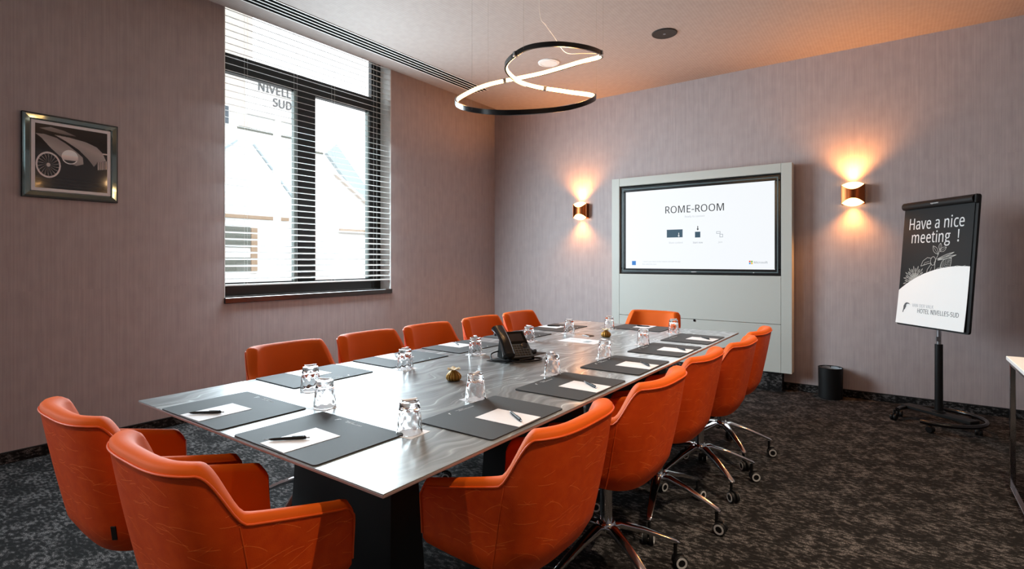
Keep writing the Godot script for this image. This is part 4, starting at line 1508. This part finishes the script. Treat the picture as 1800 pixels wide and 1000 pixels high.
func poster_texture() -> ImageTexture:
	var W := 690
	var Hh := 1030
	var d := PackedByteArray(); d.resize(W * Hh * 3)
	var dark := Color(0.10, 0.112, 0.118)
	var ink := Color(0.80, 0.80, 0.78)
	for y in Hh:
		for x in W:
			put3(d, y * W + x, dark)
	# fan palm
	var c := Vector2(168, 655)
	for k in 17:
		var a := deg_to_rad(-205.0 + 11.5 * k)
		stroke(d, W, Hh, leaf(c, c + Vector2(cos(a), sin(a)) * (122 if k % 2 else 104), 0.07), ink, 1.3)
	# perched bird with a big bill
	var bd := Vector2(315, 500)
	stroke(d, W, Hh, [bd + Vector2(0, -30), bd + Vector2(-40, -34), bd + Vector2(-80, -8), bd + Vector2(-98, 34), bd + Vector2(-70, 26), bd + Vector2(-30, 14), bd + Vector2(0, 10)], ink, 1.6)
	stroke(d, W, Hh, [bd + Vector2(-70, 26), bd + Vector2(-60, 6), bd + Vector2(-20, -4)], ink, 1.2)
	var ring := []
	for k in 25:
		var a := TAU * k / 24
		ring.append(bd + Vector2(18 + 24 * cos(a), -8 + 34 * sin(a)))
	stroke(d, W, Hh, ring, ink, 1.6)
	stroke(d, W, Hh, [bd + Vector2(4, 14), bd + Vector2(-30, 60), bd + Vector2(-42, 120), bd + Vector2(-30, 150)], ink, 1.6)
	stroke(d, W, Hh, [bd + Vector2(38, 14), bd + Vector2(40, 60), bd + Vector2(20, 110), bd + Vector2(-10, 130)], ink, 1.6)
	stroke(d, W, Hh, [bd + Vector2(10, 40), bd + Vector2(-8, 80), bd + Vector2(-12, 120)], ink, 1.2)
	# branch and leaves
	stroke(d, W, Hh, [Vector2(345, 510), Vector2(362, 475), Vector2(382, 430), Vector2(390, 398)], ink, 1.6)
	for q in [[375, 440, 322, 372, 0.22], [388, 405, 392, 352, 0.25], [392, 418, 448, 385, 0.25], [372, 478, 520, 425, 0.05], [376, 486, 540, 446, 0.05]]:
		stroke(d, W, Hh, leaf(Vector2(q[0], q[1]), Vector2(q[2], q[3]), q[4]), ink, 1.4)
		stroke(d, W, Hh, [Vector2(q[0], q[1]), Vector2(q[2], q[3])], ink, 1.0)
	# ribbed leaf
	var lf := leaf(Vector2(405, 575), Vector2(500, 468), 0.30)
	stroke(d, W, Hh, lf, ink, 1.4)
	for k in 9:
		var m := Vector2(405, 575).lerp(Vector2(500, 468), k / 10.0)
		stroke(d, W, Hh, [m, lf[mini(k + 2, 10)]], ink, 1.0)
		stroke(d, W, Hh, [m, lf[maxi(19 - k, 11)]], ink, 1.0)
	stroke(d, W, Hh, leaf(Vector2(365, 605), Vector2(420, 545), 0.35), ink, 1.3)
	stroke(d, W, Hh, [Vector2(505, 540), Vector2(555, 527), Vector2(600, 533), Vector2(625, 524)], ink, 1.0)
	# white dome over it all
	var cen := Vector2(600, 1471)
	for y in range(500, Hh):
		for x in W:
			if Vector2(x, y).distance_to(cen) < 941.0:
				put3(d, y * W + x, Color(0.93, 0.93, 0.925))
	return tex(W, Hh, d)

func build_flipchart() -> void:
	var base := Vector3(0.275, 0, -5.40)
	var f := thing("flip_chart", "black wheeled flip chart stand with greeting poster by the grey wall", "flip chart", Transform3D(Basis(), base))
	var yaw := deg_to_rad(-51.99)      # board's right-hand axis
	var tilt := deg_to_rad(4.6)
	var bb := Basis(Vector3.UP, yaw) * Basis(Vector3.RIGHT, -tilt)
	var bo := Transform3D(bb, Vector3(0.245, 1.277, -5.375) - base)
	var W := 0.691
	var Hh := 1.034
	var g := Geo.new()
	g.prism(rounded(W, Hh, 0.02, 4), -0.022, -0.004, bo * Transform3D(Basis(Vector3.RIGHT, Vector3(0, 0, 1), Vector3.UP), Vector3.ZERO))
	part("board", g.mesh(25), M.black, f)
	# poster sheet, curling a little at its lower edge
	g = Geo.new()
	var pw := W - 0.034
	var y0 := -Hh / 2 + 0.014
	var y1 := Hh / 2 - 0.03
	var rows := []
	for i in 13:
		var t := i / 12.0
		var y := lerpf(y0, y1, t)
		var z := 0.001 + 0.012 * pow(1.0 - t, 4.0)
		rows.append([Vector3(-pw / 2 - 0.008, y, z), Vector3(pw / 2 - 0.008, y, z)])
	g.grid(rows, false)
	var back := []
	for r in rows: back.append([r[0] - Vector3(0, 0, 0.0006), r[1] - Vector3(0, 0, 0.0006)])
	g.grid(back, true)
	g.uvf = func(p: Vector3) -> Vector2: return Vector2((p.x + W / 2) / W, (Hh / 2 - p.y) / Hh)
	var pm := mat("poster", Color.WHITE, 0.5)
	pm.metallic_specular = 0.3
	pm.albedo_texture = poster_texture()
	var ps := part("poster", g.mesh(40), pm, f, bo)
	var put := func(t: String, cap: float, fx: float, fy: float, m: String, sx: float) -> void:
		var y := Hh / 2 - fy * Hh
		var z := 0.0016 + 0.012 * pow(1.0 - (y - y0) / (y1 - y0), 4.0)
		part("lettering", text(t, cap, 0.0006), M[m], ps, Transform3D(Basis.from_scale(Vector3(sx, 1, 1)), Vector3((fx - 0.5) * W, y, z)))
	put.call("Have a nice", 0.092, 0.475, 0.183, "print_white", 0.81)
	put.call("meeting  !", 0.092, 0.475, 0.292, "print_white", 0.81)
	put.call("VAN DER VALK", 0.026, 0.395, 0.832, "print_pale", 0.9)
	put.call("HOTEL NIVELLES-SUD", 0.036, 0.605, 0.872, "print_grey", 0.80)
	g = Geo.new()
	g.prism(bird_outline(), 0.0, 0.0006)
	part("emblem", g.mesh(10), M.print_grey, ps, Transform3D(Basis(Vector3(0.085, 0, 0), Vector3(0, 0, 1), Vector3(0, -0.085, 0)), Vector3(-0.36 * W, Hh / 2 - 0.855 * Hh, 0.0085)))
	# clamp bar along the top
	g = Geo.new()
	var prof := PackedVector2Array()
	for k in 13:
		var a := -PI / 2 + PI * k / 12.0
		prof.append(Vector2(0.026 * cos(a) + 0.002, 0.031 * sin(a)))
	g.prism(prof, -W / 2 - 0.002, W / 2 - 0.024, bo * Transform3D(Basis(Vector3(0, 0, 1), Vector3.RIGHT, Vector3.UP), Vector3(0, Hh / 2 - 0.034, 0)))
	part("clamp_bar", g.mesh(30), M.black, f)
	part("clamp_lettering", text("legamaster", 0.011, 0.0006), M.print_white, f, bo * Transform3D(Basis(), Vector3(-0.01, Hh / 2 - 0.034, 0.0285)))
	g = Geo.new()
	g.box(Vector3(W / 2 - 0.022, Hh / 2 - 0.07, -0.02), Vector3(W / 2 + 0.002, Hh / 2 - 0.002, 0.016), 0.006)
	part("clamp_end", g.mesh(15), M.black, f, bo)
	# pole with foot flange
	g = Geo.new()
	g.lathe([Vector2(0.0, 0.105), Vector2(0.045, 0.105), Vector2(0.045, 0.112), Vector2(0.028, 0.118), Vector2(0.027, 0.20), Vector2(0.0265, 0.64), Vector2(0.0, 0.64)], 20)
	part("pole", g.mesh(30), M.black, f)
	g = Geo.new()
	g.lathe([Vector2(0.0, 0.64), Vector2(0.016, 0.64), Vector2(0.016, 1.28), Vector2(0.0, 1.28)], 14, Transform3D(Basis(), Vector3(0, 0, -0.012)))
	g.box(Vector3(-0.02, 0.665, -0.02), Vector3(0.012, 0.70, 0.02), 0.004)
	part("inner_tube", g.mesh(30), M.steel, f)
	# flat bar and horseshoe tube of the base
	g = Geo.new()
	var dir := Vector3(0.421, 0, 0.33).normalized()
	var side := Vector3(-dir.z, 0, dir.x)
	g.xbox(Transform3D(Basis(dir, Vector3.UP, -side), Vector3(-0.005, 0.092, 0.0)), Vector3(0.53, 0.026, 0.10), 0.004)
	part("base_bar", g.mesh(15), M.black, f)
	g = Geo.new()
	var arc := []
	var cen := Vector3(0.005, 0.085, 0.07)
	for k in 41:
		var a := deg_to_rad(lerpf(118.0, -170.0, k / 40.0))
		arc.append(cen + Vector3(0.275 * cos(a), 0, 0.275 * sin(a)))
	g.tube(arc, 0.016, 10)
	part("base_hoop", g.mesh(40), M.black_gloss, f)
	for q in [[-0.285, 0.03], [-0.25, -0.12], [-0.075, 0.275], [0.225, 0.16], [0.22, -0.19]]:
		var cg := Geo.new()
		cg.lathe([Vector2(0, 0.05), Vector2(0.009, 0.05), Vector2(0.009, 0.085), Vector2(0, 0.085)], 10)
		for z in [-0.013, 0.013]:
			cg.lathe([Vector2(0, -0.009), Vector2(0.023, -0.009), Vector2(0.026, -0.005), Vector2(0.026, 0.005), Vector2(0.023, 0.009), Vector2(0, 0.009)], 18, Transform3D(Basis(Vector3.RIGHT, PI / 2), Vector3(0.012, 0.026, z)))
		cg.box(Vector3(-0.012, 0.03, -0.006), Vector3(0.024, 0.06, 0.006), 0.003)
		part("caster", cg.mesh(40), M.black, f, Transform3D(Basis(Vector3.UP, q[0] * 7.0), Vector3(q[0], 0, q[1])))

# ---------------------------------------------------------------- bin and side table
func build_bin_and_console() -> void:
	var b := thing("waste_bin", "round black waste bin against the wall right of the panel", "bin", Transform3D(Basis(), Vector3(-0.505, 0, -5.875)))
	var g := Geo.new()
	g.lathe([Vector2(0.0, 0.0), Vector2(0.097, 0.0), Vector2(0.100, 0.004), Vector2(0.1025, 0.285), Vector2(0.104, 0.29), Vector2(0.101, 0.292), Vector2(0.0985, 0.286), Vector2(0.095, 0.012), Vector2(0.0, 0.012)], 40)
	part("bucket", g.mesh(30), M.black, b)
	g = Geo.new()
	var rows := []
	for i in 5:
		var r := []
		for k in 30:
			var t := TAU * k / 30
			var w := 0.006 * sin(t * 7.0 + i) * (0.3 + 0.2 * i)
			r.append(Vector3((0.096 - w * 0.5) * cos(t), 0.20 + 0.021 * i + w * 0.5, (0.096 - w * 0.5) * sin(t)))
		rows.append(r)
	g.grid(rows, false, false, true)
	mat("bag", Color(0.6, 0.62, 0.64), 0.2)
	part("bin_liner", g.mesh(60), M.bag, b)
	# console table at the picture's right edge
	var c := thing("console_table", "white-topped console table with chrome frame legs at right edge", "table", Transform3D(Basis(), Vector3(0.80, 0, -3.35)))
	part("top", bx(Vector3(-0.29, 0.735, -0.77), Vector3(0.29, 0.757, 0.77), 0.002), M.white, c)
	for z in [-0.75, 0.75]:
		for x in [-0.265, 0.265]:
			part("leg", bx(Vector3(x - 0.0125, 0.0, z - 0.0125), Vector3(x + 0.0125, 0.734, z + 0.0125), 0.002), M.chrome, c)
	for x in [-0.265, 0.265]:
		part("foot_rail", bx(Vector3(x - 0.0125, 0.0, -0.737), Vector3(x + 0.0125, 0.025, 0.737), 0.002), M.chrome, c)
		part("top_rail", bx(Vector3(x - 0.0125, 0.709, -0.737), Vector3(x + 0.0125, 0.734, 0.737), 0.002), M.chrome, c)
